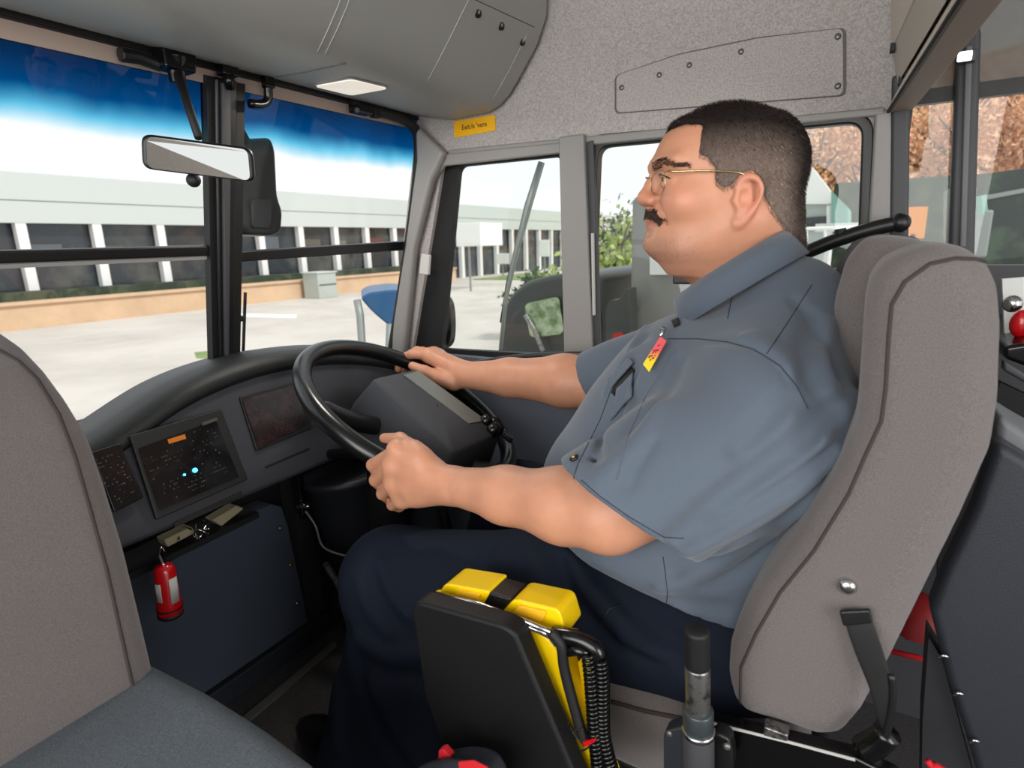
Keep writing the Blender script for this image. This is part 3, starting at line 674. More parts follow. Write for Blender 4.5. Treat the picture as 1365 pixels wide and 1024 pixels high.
# red extinguisher-shaped tag
rt = thing('extinguisher', 'small red extinguisher bottle with white labels hanging below the dashboard', 'extinguisher', PX(224, 780, -1.0))
A, B = PX(218, 752, -1.0), PX(228, 822, -1.0)
MB().lathe(A, B, [(0, .005), (.02, .013), (.1, .017), (.55, .0185), (.72, .0205), (.9, .0205), (.92, .019)], 20).build('bottle', M['red'], rt, smooth=True)
MB().lathe(A+(B-A)*.91, A+(B-A)*1.0, [(0, .021), (.6, .0205), (1, .016)], 20).build('foot', M['blacks'], rt, smooth=True)
MB().lathe(A+(B-A)*.80, A+(B-A)*.83, [(0, .0212), (1, .0212)], 20).build('band', M['blacks'], rt)
def patch(a, b, r, a0, a1, t0, t1, name, m, parent):
    T = (b-a); t = T/np.linalg.norm(T); to = EYE-a; to = to-t*(to@t); to /= np.linalg.norm(to); w = np.cross(t, to); V = []; n = 8
    for i in range(n+1):
        ang = math.radians(a0+(a1-a0)*i/n)
        for tt in (t0, t1): V.append(a+T*tt+r*(math.cos(ang)*to+math.sin(ang)*w))
    return mk(name, V, [(2*i, 2*i+1, 2*i+3, 2*i+2) for i in range(n)], m, parent, smooth=True, solid=.0006)
patch(A, B, .0200, -10, -55, .22, .68, 'white_label', M['white'], rt); patch(A, B, .0198, 28, 60, .28, .62, 'white_label', M['white'], rt)
MB().tube([A, A+np.array([0, -.004, .02])], .004, 8).build('valve', M['chrome'], rt)
MB().tube(crv([A+np.array([0, -.004, .02]), A+np.array([.004, 0, .034]), A+np.array([0, .006, .022])], 5), .0018, 6).build('ring', M['chrome'], rt)
# ---- steering wheel and column
WC = np.array([-.797, .913, .844]); a_, b_ = math.radians(31.7), math.radians(17.4)
WN = np.array([math.sin(a_)*math.cos(b_), math.sin(a_)*math.sin(b_), math.cos(a_)]); WU = np.cross(WN, [0, 1, 0]); WU /= np.linalg.norm(WU); WV = np.cross(WN, WU)
def wpnt(u, v, h): return WC+WU*u+WV*v+WN*h
sw_ = thing('steering_wheel', 'large black bus steering wheel tilted under the driver\'s hands', 'steering wheel', WC)
MB().tube([wpnt(.2345*math.cos(t), .2345*math.sin(t), 0) for t in np.linspace(0, 2*PI, 97)[:-1]], .0180, 16, closed=True).build('rim', M['rim'], sw_, smooth=True)
hubm = mat('hub_charcoal', (52, 54, 60), .6, bump=.6, bscale=900)
def wbox(P, h0, h1, name, m, **kw): return MB().prism([wpnt(u, v, h0) for u, v in P], WN*(h1-h0)).build(name, m, sw_, **kw)
hubtop = roundpoly([wpnt(u, v, 0) for u, v in ((.075, .085), (.09, -.09), (-.165, -.12), (-.175, .10))], .016)
def hub_loft():
    rows = []
    for sc, h in ((1.02, -.075), (1.06, -.06), (1.06, -.03), (1.0, .012), (.965, .034), (.93, .040), (.4, .042), (.02, .042)):
        c = np.mean(hubtop, 0); R_ = np.array([c+(p-c)*sc+WN*h for p in hubtop]); rows.append(R_)
    n = len(hubtop); V = np.concatenate(rows); Fc = [(i*n+k, i*n+(k+1) % n, (i+1)*n+(k+1) % n, (i+1)*n+k) for i in range(len(rows)-1) for k in range(n)]
    return mk('hub_pad', V, Fc, hubm, sw_, smooth=True)
hub_loft()
wbox([(.065, -.015), (.072, -.078), (-.12, -.10), (-.115, -.035)], .041, .044, 'hub_panel', mat('hub_insert', (104, 108, 104), .45), bevel=.003)
for s_, ang in ((1, 75), (-1, 285), (1, 190)):
    t = math.radians(ang); e = wpnt(.228*math.cos(t), .228*math.sin(t), -.004); c0 = wpnt(.08*math.cos(t)-.03, .07*math.sin(t), -.03)
    MB().tube(crv([c0, (c0+e)/2-WN*.008, e], 5), [.018]*10+[.012], 10, flat=.6).build('spoke', M['black'], sw_, smooth=True)
sk = thing('indicator_stalk', 'glossy black switch cluster beside the steering wheel hub', 'switch', wpnt(-.13, -.1, .05))
for k, (u, v) in enumerate(((-.12, -.095), (-.135, -.11), (-.15, -.10), (-.15, -.08))):
    MB().lathe(wpnt(u, v, .03), wpnt(u-.004, v, .058), [(0, .013), (.5, .015), (.9, .012), (1, .006)], 12).build('switch_knob', M['gloss'], sk, smooth=True)
MB().tube([wpnt(-.13, -.1, .045), wpnt(-.185, -.13, .03)], [.006, .008], 8).build('stalk', M['chrome'], sk, smooth=True)
co = thing('steering_column', 'black steering column cover and linkage below the wheel', 'steering column', WC-WN*.3)
MB().lathe(WC-WN*.085, WC+np.array([-.17, .03, -.62]), [(0, .06), (.25, .055), (.5, .045), (1, .04)], 20).build('column_tube', M['black'], co, smooth=True)
dt, dbm = PY(460, 632, .97), PY(478, 735, .97)
MB().lathe(dt+np.array([0, 0, .01]), dbm, [(0, .10), (.02, .108), (.08, .108), (.1, .100), (.6, .085), (.9, .06), (1, .03)], 28).build('column_shroud', mat('shroud', (34, 36, 42), .5, bump=.2, bscale=600), co, smooth=True)
MB().tube(crv([PY(x, y, .86) for x, y in ((405, 690), (400, 660), (398, 628), (410, 612), (440, 606), (480, 604), (505, 612))], 6), .012, 10).build('tilt_frame', M['gloss'], co, smooth=True)
MB().tube(crv([PY(x, y, .86) for x, y in ((400, 672), (420, 700), (432, 730), (470, 742), (500, 732))], 6), .0025, 6).build('grey_cable', M['galv'], co, smooth=True)
MB().tube([PY(x, y, .85) for x, y in ((397, 674), (412, 675))], .006, 8).build('pin', M['chrome'], co, smooth=True)
MB().tube([PY(x, y, .93) for x, y in ((404, 690), (412, 760), (420, 850))], .011, 8).build('conduit', M['blacks'], co)
MB().tube([PY(x, y, .95) for x, y in ((418, 690), (432, 760), (440, 850))], .009, 8).build('conduit', M['black'], co)
pl = MB(); pl.tube([PY(590, 680, 1.0), PY(600, 720, 1.0)], .012); pl.build('lever_stub', M['black'], co)
struct(MB().box2((-1.25, .9, FZ), (-1.2, 1.28, .8)).build('trim_14', M['carpet']))
pd_ = thing('pedal', 'dark brake pedal on the footwell floor', 'pedal', (-1.05, .95, .2)); MB().box((-1.06, .95, .25), (.03, .04, .05)).build('pad', M['blacks'], pd_, bevel=.01); MB().tube([(-1.08, .95, .25), (-1.17, .95, .36)], .01).build('pedal_arm', M['steel'], pd_)
# ------------------------------------------------------------------ seats
def seat_slab(name, prof, y0, y1, r, m, parent, h=.006, ridges=(), lobes=None):
    prof = np.array(prof); lo = np.array([prof[:, 0].min()-.06, y0-.04, prof[:, 1].min()-.04]); hi = np.array([prof[:, 0].max()+.05, y1+.04, prof[:, 1].max()+.04])
    G = Grid(lo, hi, h)
    ax = [G.lo[i]+np.arange(G.n[i])*h for i in range(3)]
    d2 = poly_sd(*np.meshgrid(ax[0], ax[2], indexing='ij'), prof)
    dy = np.abs(ax[1]-(y0+y1)/2)-(y1-y0)/2
    off = np.zeros(len(ax[1])) if lobes is None else lobes(ax[1])
    A = (d2[:, None, :]+off[None, :, None])+r; Bq = (dy+r)[None, :, None]
    G.V = (np.minimum(np.maximum(A, Bq), 0)+np.sqrt(np.maximum(A, 0)**2+np.maximum(Bq, 0)**2)-r).astype(np.float32)
    for P, a, s in ridges: G.ridge(P, a, s)
    P, Fc = G.mesh(); P = smooth_mesh(P, Fc, 2)
    o = mk(name, P, Fc, m, parent, smooth=True)
    return o, BVHTree.FromPolygons([Vector(p) for p in P], [tuple(map(int, f)) for f in Fc])
xz = lambda pts, y: [tuple(PY(a, b, y)[[0, 2]]) for a, b in pts]
so = [(1250, 322), (1215, 332), (1180, 347), (1160, 372), (1152, 410), (1149, 458), (1145, 517), (1141, 569), (1121, 618), (1099, 658), (1060, 720), (1012, 785), (985, 830), (968, 870), (965, 910), (973, 943), (990, 962), (1045, 978), (1090, 995), (1122, 994), (1148, 965), (1185, 900), (1230, 810), (1285, 700), (1328, 605), (1338, 540), (1342, 440), (1338, 385), (1322, 350), (1290, 329)]
SYN = .60
ds = thing('driver_seat', 'tall grey fabric driver\'s seat carrying the man in the blue shirt', 'seat', (-.1, .88, FZ))
ps = xz(so, SYN)
def lobes(y):
    t = (y-SYN)
    return .012*np.exp(-((t-.085)/.02)**2)+.0*y
bo_, bvs = seat_slab('backrest', ps, SYN, SYN+.17, .03, M['fabric'], ds)
seam(bvs, [(1322, 352), (1300, 346), (1273, 345), (1240, 352), (1206, 376), (1189, 406), (1185, 447), (1181, 517), (1175, 562), (1154, 607), (1132, 658), (1085, 735), (1040, 790), (1008, 845), (988, 890), (987, 935), (1000, 962)], .0019, 'piping', M['pipe'], ds, off=.0)
# centre and far bolster of the same backrest
def shift(P, dx, dz, s=1.0): 
    c = np.mean(P, 0); return [tuple(c+(np.array(p)-c)*s+np.array([dx, dz])) for p in P]
mid = xz([(1225, 318), (1180, 312), (1150, 318), (1128, 345), (1112, 400), (1112, 470), (1110, 560), (1085, 650), (1040, 740), (1020, 880), (1150, 900), (1200, 740), (1250, 600), (1260, 450), (1258, 345)], .80)
seat_slab('backrest_centre', mid, .76, .99, .04, M['fabric'], ds, h=.007)
far = xz([(1225, 316), (1170, 311), (1135, 322), (1112, 360), (1103, 420), (1100, 520), (1080, 640), (1040, 740), (1020, 860), (1150, 880), (1200, 740), (1240, 600), (1250, 450), (1248, 345)], .98)
seat_slab('far_bolster', far, .97, 1.15, .035, mat('seat_fabric_dark', (100, 96, 96), .95, speck=.2, sscale=420, bump=.5, bscale=500, spec=.1), ds, h=.007)
cs = [(-.56, .575), (-.50, .60), (-.3, .605), (-.1, .60), (-.02, .62), (.0, .58), (-.03, .47), (-.5, .47), (-.56, .50)]
cu, bvc = seat_slab('seat_cushion', cs, .63, 1.16, .035, M['fabric'], ds, h=.007)
seam(bvc, [(815, 935), (860, 948), (900, 956), (950, 966)], .003, 'piping', M['pipe'], ds)
p = cast(bvs, 1129, 781, .0); MB().lathe(p+np.array([0, .002, 0]), p+np.array([0, -.006, 0]), [(0, .009), (.4, .009), (.8, .006), (1, .003)], 16).build('button', M['chrome'], ds, smooth=True)
MB().box2((-.42, .70, FZ), (.0, 1.08, .34)).build('pedestal', M['blacks'], ds, bevel=.02)
MB().box2((-.44, .66, .34), (.02, 1.12, .465)).build('suspension_box', M['black'], ds, bevel=.015)
rl = MB(); rl.prism([PY(x, y, .585) for x, y in ((948, 963), (1140, 1010), (1200, 1040), (1200, 1075), (1010, 1060), (900, 1045), (886, 975))], (0, .02, 0)); rl.build('side_rail', M['gloss'], ds, bevel=.004)
MB().tube([PY(x, y, .583) for x, y in ((952, 965), (1050, 989), (1140, 1013))], .0016, 6).build('rail_edge', M['white'], ds)
MB().box(PY(1035, 974, .59), (.012, .008, .006)).build('slide_catch', M['steel'], ds, bevel=.002)
# seat belt: comes out of the bolster and runs down to its anchor
sb = thing('seat_belt', 'black seat belt hanging from the side of the driver\'s seat', 'seat belt', cast(bvs, 1140, 815, 0))
bl = []
for a, b, yy in (((1120, 814), (1160, 812), 0), ((1127, 838), (1168, 836), .004), ((1141, 880), (1183, 878), .006), ((1160, 920), (1188, 905), .008), ((1168, 960), (1190, 930), .012), ((1176, 975), (1184, 975), .012)):
    bl.append((PY(*a, SYN-.004-yy), PY(*b, SYN-.005-yy)))
V = [v for q in bl for v in q]
mk('webbing', V, [(2*i, 2*i+1, 2*i+3, 2*i+2) for i in range(len(bl)-1)], M['blacks'], sb, smooth=False, solid=.0025, sub=2)
MB().prism([PY(x, y, SYN-.006) for x, y in ((1119, 812), (1160, 810), (1164, 828), (1124, 832))], (0, -.005, 0)).build('stitched_loop', M['black'], sb, bevel=.002)
MB().tube(crv([PY(x, y, SYN-.02) for x, y in ((1188, 900), (1190, 930), (1186, 960), (1180, 985))], 5), .0032, 8, flat=.6).build('belt_edge', M['black'], sb, smooth=True)
MB().tube(crv([PY(x, y, SYN-.01) for x, y in ((1184, 975), (1168, 990), (1150, 1000))], 4), [.013]*9, 10).build('anchor', M['gloss'], sb, smooth=True)
# park brake style lever with its bracket
lv = thing('seat_lever', 'upright steel lever with ribbed black grip beside the driver\'s seat cushion', 'lever', PY(930, 1030, .52))
A, B = PY(932, 1050, .535), PY(929, 843, .52); lvz = lambda y: A+(B-A)*((1050-y)/(1050-843))
def lth(y0, y1, r0, r1, name, m, n=18): MB().lathe(lvz(y0), lvz(y1), [(0, r0), (.06, r0*1.03), (.94, r1*1.03), (1, r1*.96)], n).build(name, m, lv, smooth=True)
lth(1050, 968, .0155, .0155, 'lower_sleeve', M['post']); lth(969, 940, .0150, .0150, 'collar', mat('lever_collar', (70, 78, 80), .35, metal=.5)); lth(941, 883, .0118, .0122, 'shaft', M['steel'])
lth(972, 966, .0162, .0162, 'ring', M['chrome'])
gp = [(0, .0125)]+[(.05+.9*i/16, .0125 if i % 2 else .0110) for i in range(17)]+[(.97, .010), (1, .004)]
MB().lathe(lvz(884), lvz(838), gp, 18).build('grip', M['blacks'], lv, smooth=True)
bp = thing('lever_bracket', 'black rounded bracket plates holding the upright steel lever', 'bracket', PY(930, 1000, .54))
MB().prism(roundpoly([PY(x, y, .545) for x, y in ((884, 975), (915, 968), (917, 1045), (884, 1050))], .01), (0, .02, 0)).build('plate', M['navy'], bp, bevel=.004)
MB().prism(roundpoly([PY(x, y, .55) for x, y in ((950, 975), (972, 985), (978, 1010), (974, 1050), (948, 1050))], .01), (0, .02, 0)).build('plate', M['black'], bp, bevel=.004)
for x, y in ((893, 978), (969, 995)):
    p = PY(x, y, .545); MB().ball(p, (.004, .003, .004)).build('rivet', M['screw'], bp, smooth=True)
# near seat on the left, facing the rear
ns = thing('jump_seat', 'large grey fabric seat back filling the lower left corner', 'seat', (-.8, .1, FZ))
no = [(-70, 436), (-40, 427), (0, 424), (36, 448), (65, 478), (95, 518), (128, 572), (152, 640), (180, 735), (203, 832), (226, 932), (245, 1024), (256, 1100), (150, 1130), (-150, 1000), (-170, 700), (-130, 500)]
NY = .30
nb, bvn = seat_slab('backrest', xz(no, NY), NY-.42, NY, .035, M['fabric'], ns, h=.0065)
seam(bvn, [(-30, 462), (0, 468), (25, 482), (50, 506), (78, 552), (100, 610), (120, 680), (142, 760), (162, 850), (180, 930), (196, 1010), (200, 1040)], .0022, 'piping', M['pipe'], ns)
cz = [(-.74, .69), (-.60, .700), (-.5, .698), (-.42, .688), (-.385, .66), (-.40, .56), (-.74, .54)]
seat_slab('seat_cushion', cz, NY-.42, NY+.01, .03, M['fabric2'], ns, h=.0065)
MB().box2((-.72, -.05, FZ), (-.5, .2, .55)).build('pedestal', M['blacks'], ns, bevel=.01)
# ------------------------------------------------------------------ yellow case with black cover
yc = thing('yellow_case', 'yellow plastic equipment case standing behind the black slab beside the driver\'s knee', 'case', PY(690, 930, .53))
E1 = .528
def pe(pts, y=E1): return [PY(a, b, y) for a, b in pts]
MB().prism(roundpoly(pe([(560, 800), (716, 838), (740, 862), (817, 1060), (600, 1060)]), .012), (0, .035, 0)).build('case_shell', M['yellow'], yc, bevel=.006)
MB().prism(roundpoly(pe([(582, 796), (593, 778), (654, 789), (640, 812)], E1+.012), .008), (0, .045, 0)).build('corner_lens', M['yellow'], yc, bevel=.006)
MB().prism(roundpoly(pe([(602, 797), (610, 787), (640, 793), (634, 806)], E1+.008), .004), (0, .01, 0)).build('amber_window', M['yellowl'], yc, bevel=.002)
MB().prism(roundpoly(pe([(667, 818), (684, 799), (745, 813), (756, 850), (735, 850)], E1+.012), .008), (0, .045, 0)).build('corner_lens', M['yellow'], yc, bevel=.006)
MB().prism(roundpoly(pe([(683, 818), (691, 808), (728, 816), (722, 830)], E1+.008), .004), (0, .01, 0)).build('amber_window', M['yellowl'], yc, bevel=.002)
MB().prism(pe([(642, 808), (652, 790), (682, 799), (668, 818)], E1+.013), (0, .04, 0)).build('black_latch', M['black'], yc, bevel=.003)
MB().tube([PY(x, y, E1-.010) for x, y in ((578, 791), (640, 806), (700, 828), (734, 843))], .0032, 8).build('chrome_edge', M['chrome'], yc, smooth=True)
MB().tube([PY(x, y, E1-.010) for x, y in ((580, 797), (640, 812), (700, 834), (730, 846))], .0018, 8).build('chrome_edge', M['chrome'], yc, smooth=True)
MB().tube([PY(x, y, E1-.006) for x, y in ((655, 817), (700, 830), (735, 846), (744, 858))], .0055, 8).build('rubber_bead', M['post'], yc, smooth=True)
MB().prism(roundpoly(pe([(770, 880), (790, 880), (800, 1000), (790, 1010)], E1+.02), .006), (0, .03, 0)).build('rear_shell', M['yellow'], yc, bevel=.004)
bs = thing('black_cover', 'black padded slab cover leaning in front of the yellow case', 'cover', PY(660, 930, .5))
MB().prism(roundpoly(pe([(547, 810), (556, 802), (670, 834), (686, 844), (783, 1075), (618, 1075), (600, 1024), (565, 930)], .49), .01), (0, .03, 0)).build('slab', mat('cover_black', (13, 13, 14), .55, bump=.15, bscale=700, spec=.35), bs, bevel=.010, seg=5)
MB().box2((-.42, .50, FZ), (-.24, .56, .56)).build('mounting_post', M['blacks'], yc, bevel=.006)
# black handle and coiled cords
hd = thing('cord_handle', 'black tubular handle on the right of the yellow case', 'handle', PY(770, 870, .53))
MB().tube(crv([PY(x, y, .53) for x, y in ((738, 846), (765, 850), (785, 858), (797, 870), (797, 890))], 5), .010, 10).build('grip', M['gloss'], hd, smooth=True)
MB().tube(crv([PY(x, y, .52) for x, y in ((735, 842), (748, 860), (752, 890), (762, 930), (775, 975), (783, 990))], 6), .0065, 8).build('cable', M['blacks'], hd, smooth=True)
MB().tube([PY(x, y, .525) for x, y in ((752, 868), (770, 866), (785, 872))], .007, 8).build('crossbar', M['gloss'], hd, smooth=True)
def coil(path, R, turns, r, name, lab, group=None):
    P = np.array(crv(path, 12)); d = np.r_[0, np.cumsum(np.linalg.norm(np.diff(P, axis=0), axis=1))]; n = turns*14; t = np.linspace(0, d[-1], n)
    Q = np.stack([np.interp(t, d, P[:, c]) for c in range(3)], 1); out = []
    for i in range(n):
        T = Q[min(i+1, n-1)]-Q[max(i-1, 0)]; T /= np.linalg.norm(T); u = np.cross(T, [0, 1, 0]); u /= np.linalg.norm(u); w = np.cross(T, u); a = 2*PI*turns*i/n
        out.append(Q[i]+R*(math.cos(a)*u+math.sin(a)*w))
    return setp(MB().tube(out, r, 6).build(name, M['gloss'], smooth=True), lab, 'cord', group)
coil([PY(x, y, .52) for x, y in ((784, 872), (787, 900), (790, 940), (793, 985), (800, 1050))], .0062, 30, .0022, 'coiled_cord', 'coiled black cord hanging closest to the yellow case')
coil([PY(x, y, .525) for x, y in ((801, 880), (803, 910), (803, 950), (806, 990), (822, 1050))], .0066, 30, .0024, 'coiled_cord', 'rightmost coiled black cord beside the grey cushion')
tg = thing('zip_tie_loop', 'thin black wire loop with small red tag on the face of the yellow case', 'wire', PY(765, 985, .515))
MB().tube(crv([PY(x, y, .515) for x, y in ((778, 972), (760, 974), (751, 984), (758, 998), (772, 1002), (786, 994), (770, 985), (757, 966))], 6), .0012, 6).build('wire', M['blacks'], tg, smooth=True)
MB().prism([PY(x, y, .512) for x, y in ((776, 990), (795, 984), (792, 990), (780, 996))], (0, .003, 0)).build('red_tag', M['red'], tg)
MB().ball(PY(756, 964, .515), .0025).build('wire_end', M['blacks'], tg)
# things lying at the bottom edge: red and navy bag
bg = thing('bag', 'navy and red cloth bag poking up at the bottom edge before the black cover', 'bag', PY(600, 1060, .42))
V = crv([PY(x, y, .42) for x, y in ((530, 1062), (565, 1036), (592, 1027), (620, 1028), (640, 1038), (652, 1056))], 5)
MB().tube(V, .012, 10).build('top_seam', M['navy'], bg, smooth=True)
MB().prism(V+[PY(652, 1100, .42)*np.array([1, 1, 0])+np.array([0, 0, FZ]), PY(530, 1100, .42)*np.array([1, 1, 0])+np.array([0, 0, FZ])], (0, .04, 0)).build('bag_body', M['navy'], bg, bevel=.006)
MB().prism(roundpoly([PY(x, y, .405) for x, y in ((612, 1014), (632, 1012), (652, 1022), (650, 1040), (616, 1034))], .003), (0, -.003, 0)).build('red_patch', M['redcloth'], bg, bevel=.001)
MB().prism([PY(x, y, .43) for x, y in ((584, 1001), (590, 999), (600, 1010), (598, 1018), (583, 1016))], (0, .01, 0)).build('red_pull', M['redcloth'], bg, bevel=.002)
# ------------------------------------------------------------------ right-hand side: padded barrier, ledge, red bag
br = thing('padded_barrier', 'dark navy padded vinyl barrier with silver stitches at the lower right', 'barrier', PY(1300, 900, .70))
MB().prism([PY(x, y, .70) for x, y in ((1330, 588), (1370, 612), (1500, 700), (1500, 1100), (1322, 1100), (1290, 990), (1262, 905), (1240, 815), (1262, 760), (1300, 680))], (0, .04, 0)).build('padding', M['navy'], br, bevel=.01, seg=4)
MB().prism([PY(x, y, .715) for x, y in ((1238, 850), (1256, 880), (1310, 1080), (1228, 1080), (1230, 960))], (0, .04, 0)).build('inner_face', mat('barrier_side', (30, 31, 35), .7), br)
for x, y in ((1252, 876), (1272, 926), (1293, 989)):
    MB().tube(crv([PY(x-1, y+2, .696), PY(x+5, y-2, .694), PY(x+12, y, .696)], 4), .0016, 6).build('silver_stitch', M['chrome'], br, smooth=True)
ld = thing('barrier_rail', 'grey padded rail at the right edge above the navy barrier', 'rail', PY(1350, 600, .75))
MB().prism([PY(x, y, .74) for x, y in ((1332, 553), (1368, 576), (1480, 640), (1480, 700), (1368, 636), (1326, 608))], (0, .1, 0)).build('rail', mat('rail_grey', (104, 106, 110), .6), ld, bevel=.008)
sb2 = thing('window_ledge', 'dark ledge with glossy edge below the saloon windows at the right', 'ledge', PY(1352, 480, 1.0))
MB().prism([PY(x, y, 1.0) for x, y in ((1338, 462), (1480, 440), (1480, 530), (1338, 478))], (0, .3, 0)).build('ledge', M['gloss'], sb2, bevel=.006)
MB().prism([PY(x, y, .98) for x, y in ((1338, 480), (1368, 498), (1480, 560), (1480, 580), (1368, 512), (1337, 494))], (0, .02, 0)).build('ledge_edge', M['post'], sb2, bevel=.004)
MB().prism([PY(x, y, 1.05) for x, y in ((1334, 510), (1500, 590), (1500, 900), (1250, 900), (1250, 700))], (0, .02, 0)).build('dark_skirt', M['blacks'], sb2)
rb = thing('red_bag', 'red bag tucked behind the driver\'s seat beside the navy barrier', 'bag', PY(1220, 860, 1.0))
G = Grid((-.02, .86, .62), (.2, 1.02, .86), .006); q = PY(1222, 850, .94); G.ell(q, (.045, .05, .07), k=.01); G.ell(q+np.array([-.02, 0, -.03]), (.05, .045, .035), k=.02)
P, Fc = G.mesh(); mk('bag_body', P, Fc, M['redd'], rb, smooth=True)
MB().tube([q+np.array([-.04, -.052, .0]), q+np.array([.04, -.055, .005])], .004).build('bag_strap', M['redcloth'], rb, smooth=True)
rs = thing('red_strap', 'small red strap end on the floor at the lower right', 'strap', PY(1240, 1018, .6)); MB().tube(crv([PY(1236, 1014, .6), PY(1243, 1022, .6), PY(1262, 1034, .6)], 4), [.003]*4+[.006]*5, 8).build('strap', M['redcloth'], rs, smooth=True)
# grab bar from the corner across the window
gb = thing('grab_bar', 'black tubular grab bar sloping from the corner column across the rear side window', 'grab bar', PY(1200, 298, 1.2))
MB().tube(crv([PY(x, y, 1.2) for x, y in ((1020, 362), (1060, 343), (1110, 322), (1160, 306), (1205, 296))], 5), .0125, 12).build('bar', M['black'], gb, smooth=True)
MB().ball(PY(1200, 297, 1.2), .016).build('end_knuckle', M['black'], gb, smooth=True)
MB().tube([PY(1121, 318, 1.2), PY(1120, 305, 1.2)], .009, 10).build('clamp', M['blacks'], gb)
MB().tube([PY(1205, 296, 1.2), PY(1205, 296, 1.2)+np.array([0, .09, 0])], .01).build('wall_fixing', M['black'], gb)
# chrome tail fitting seen on the ledge at the right edge
tl = thing('chrome_fitting', 'small chrome knob beside a red lens on the ledge at the right edge', 'knob', PY(1352, 410, 1.02))
MB().ball(PY(1350, 405, 1.05), (.012, .01, .012)).build('knob', M['chrome'], tl, smooth=True)
MB().ball(PY(1362, 432, 1.06), (.014, .01, .02)).build('red_lens', M['red'], tl, smooth=True)
MB().prism([PY(x, y, 1.10) for x, y in ((1336, 372), (1480, 360), (1480, 450), (1340, 462))], (0, .01, 0)).build('white_backing', M['paper'], tl)
# ------------------------------------------------------------------ the driver
al = math.radians(28); HF = np.array([-math.cos(al), -math.sin(al), 0]); HS = np.array([math.sin(al), -math.cos(al), 0]); HZ = np.array([0, 0, 1.]); HC = np.array([-.185, .9, 1.27])
HR = np.stack([HF, HS, HZ], 1)
def hl(f, s, z): return HC+HF*f+HS*s+HZ*z
TB = np.array([  # z, front, back, half width
 (-.125, .060, -.070, .040), (-.116, .085, -.078, .050), (-.106, .099, -.078, .058), (-.092, .104, -.082, .064), (-.078, .1015, -.085, .069), (-.066, .0985, -.087, .072), (-.050, .097, -.090, .074), (-.030, .093, -.095, .076),
 (-.012, .090, -.102, .077), (.002, .0955, -.103, .077), (.012, .0975, -.102, .077), (.025, .0930, -.099, .076), (.040, .087, -.092, .073), (.052, .080, -.083, .068), (.063, .066, -.070, .060), (.071, .050, -.060, .048), (.077, .030, -.048, .032), (.081, .004, -.038, .012)])
def head_fn(x, y, z):
    X, Y, Z = x-HC[0], y-HC[1], z-HC[2]; f = X*HF[0]+Y*HF[1]; s = np.abs(X*HS[0]+Y*HS[1]); zz = Z+0*f
    def tb(c): return np.interp(zz, TB[:, 0], TB[:, c])
    fr, bk_, w = tb(1), tb(2), tb(3); x0 = -.025; fr = fr-x0; bk_ = x0-bk_
    a = f-x0; rx = np.where(a > 0, fr, bk_); n = np.where(a > 0, 2.35, 2.2)
    rho = ((np.abs(a)/rx)**n+(s/w)**n)**(1/n)+1e-6
    d = (rho-1)*np.sqrt(a*a+s*s)/rho
    d = np.where(rho < .3, -.7*np.minimum(rx, w), d)
    dz = np.where(zz > .066, (zz-.066)*3, -.128-zz)
    return np.maximum(d, dz)*.8
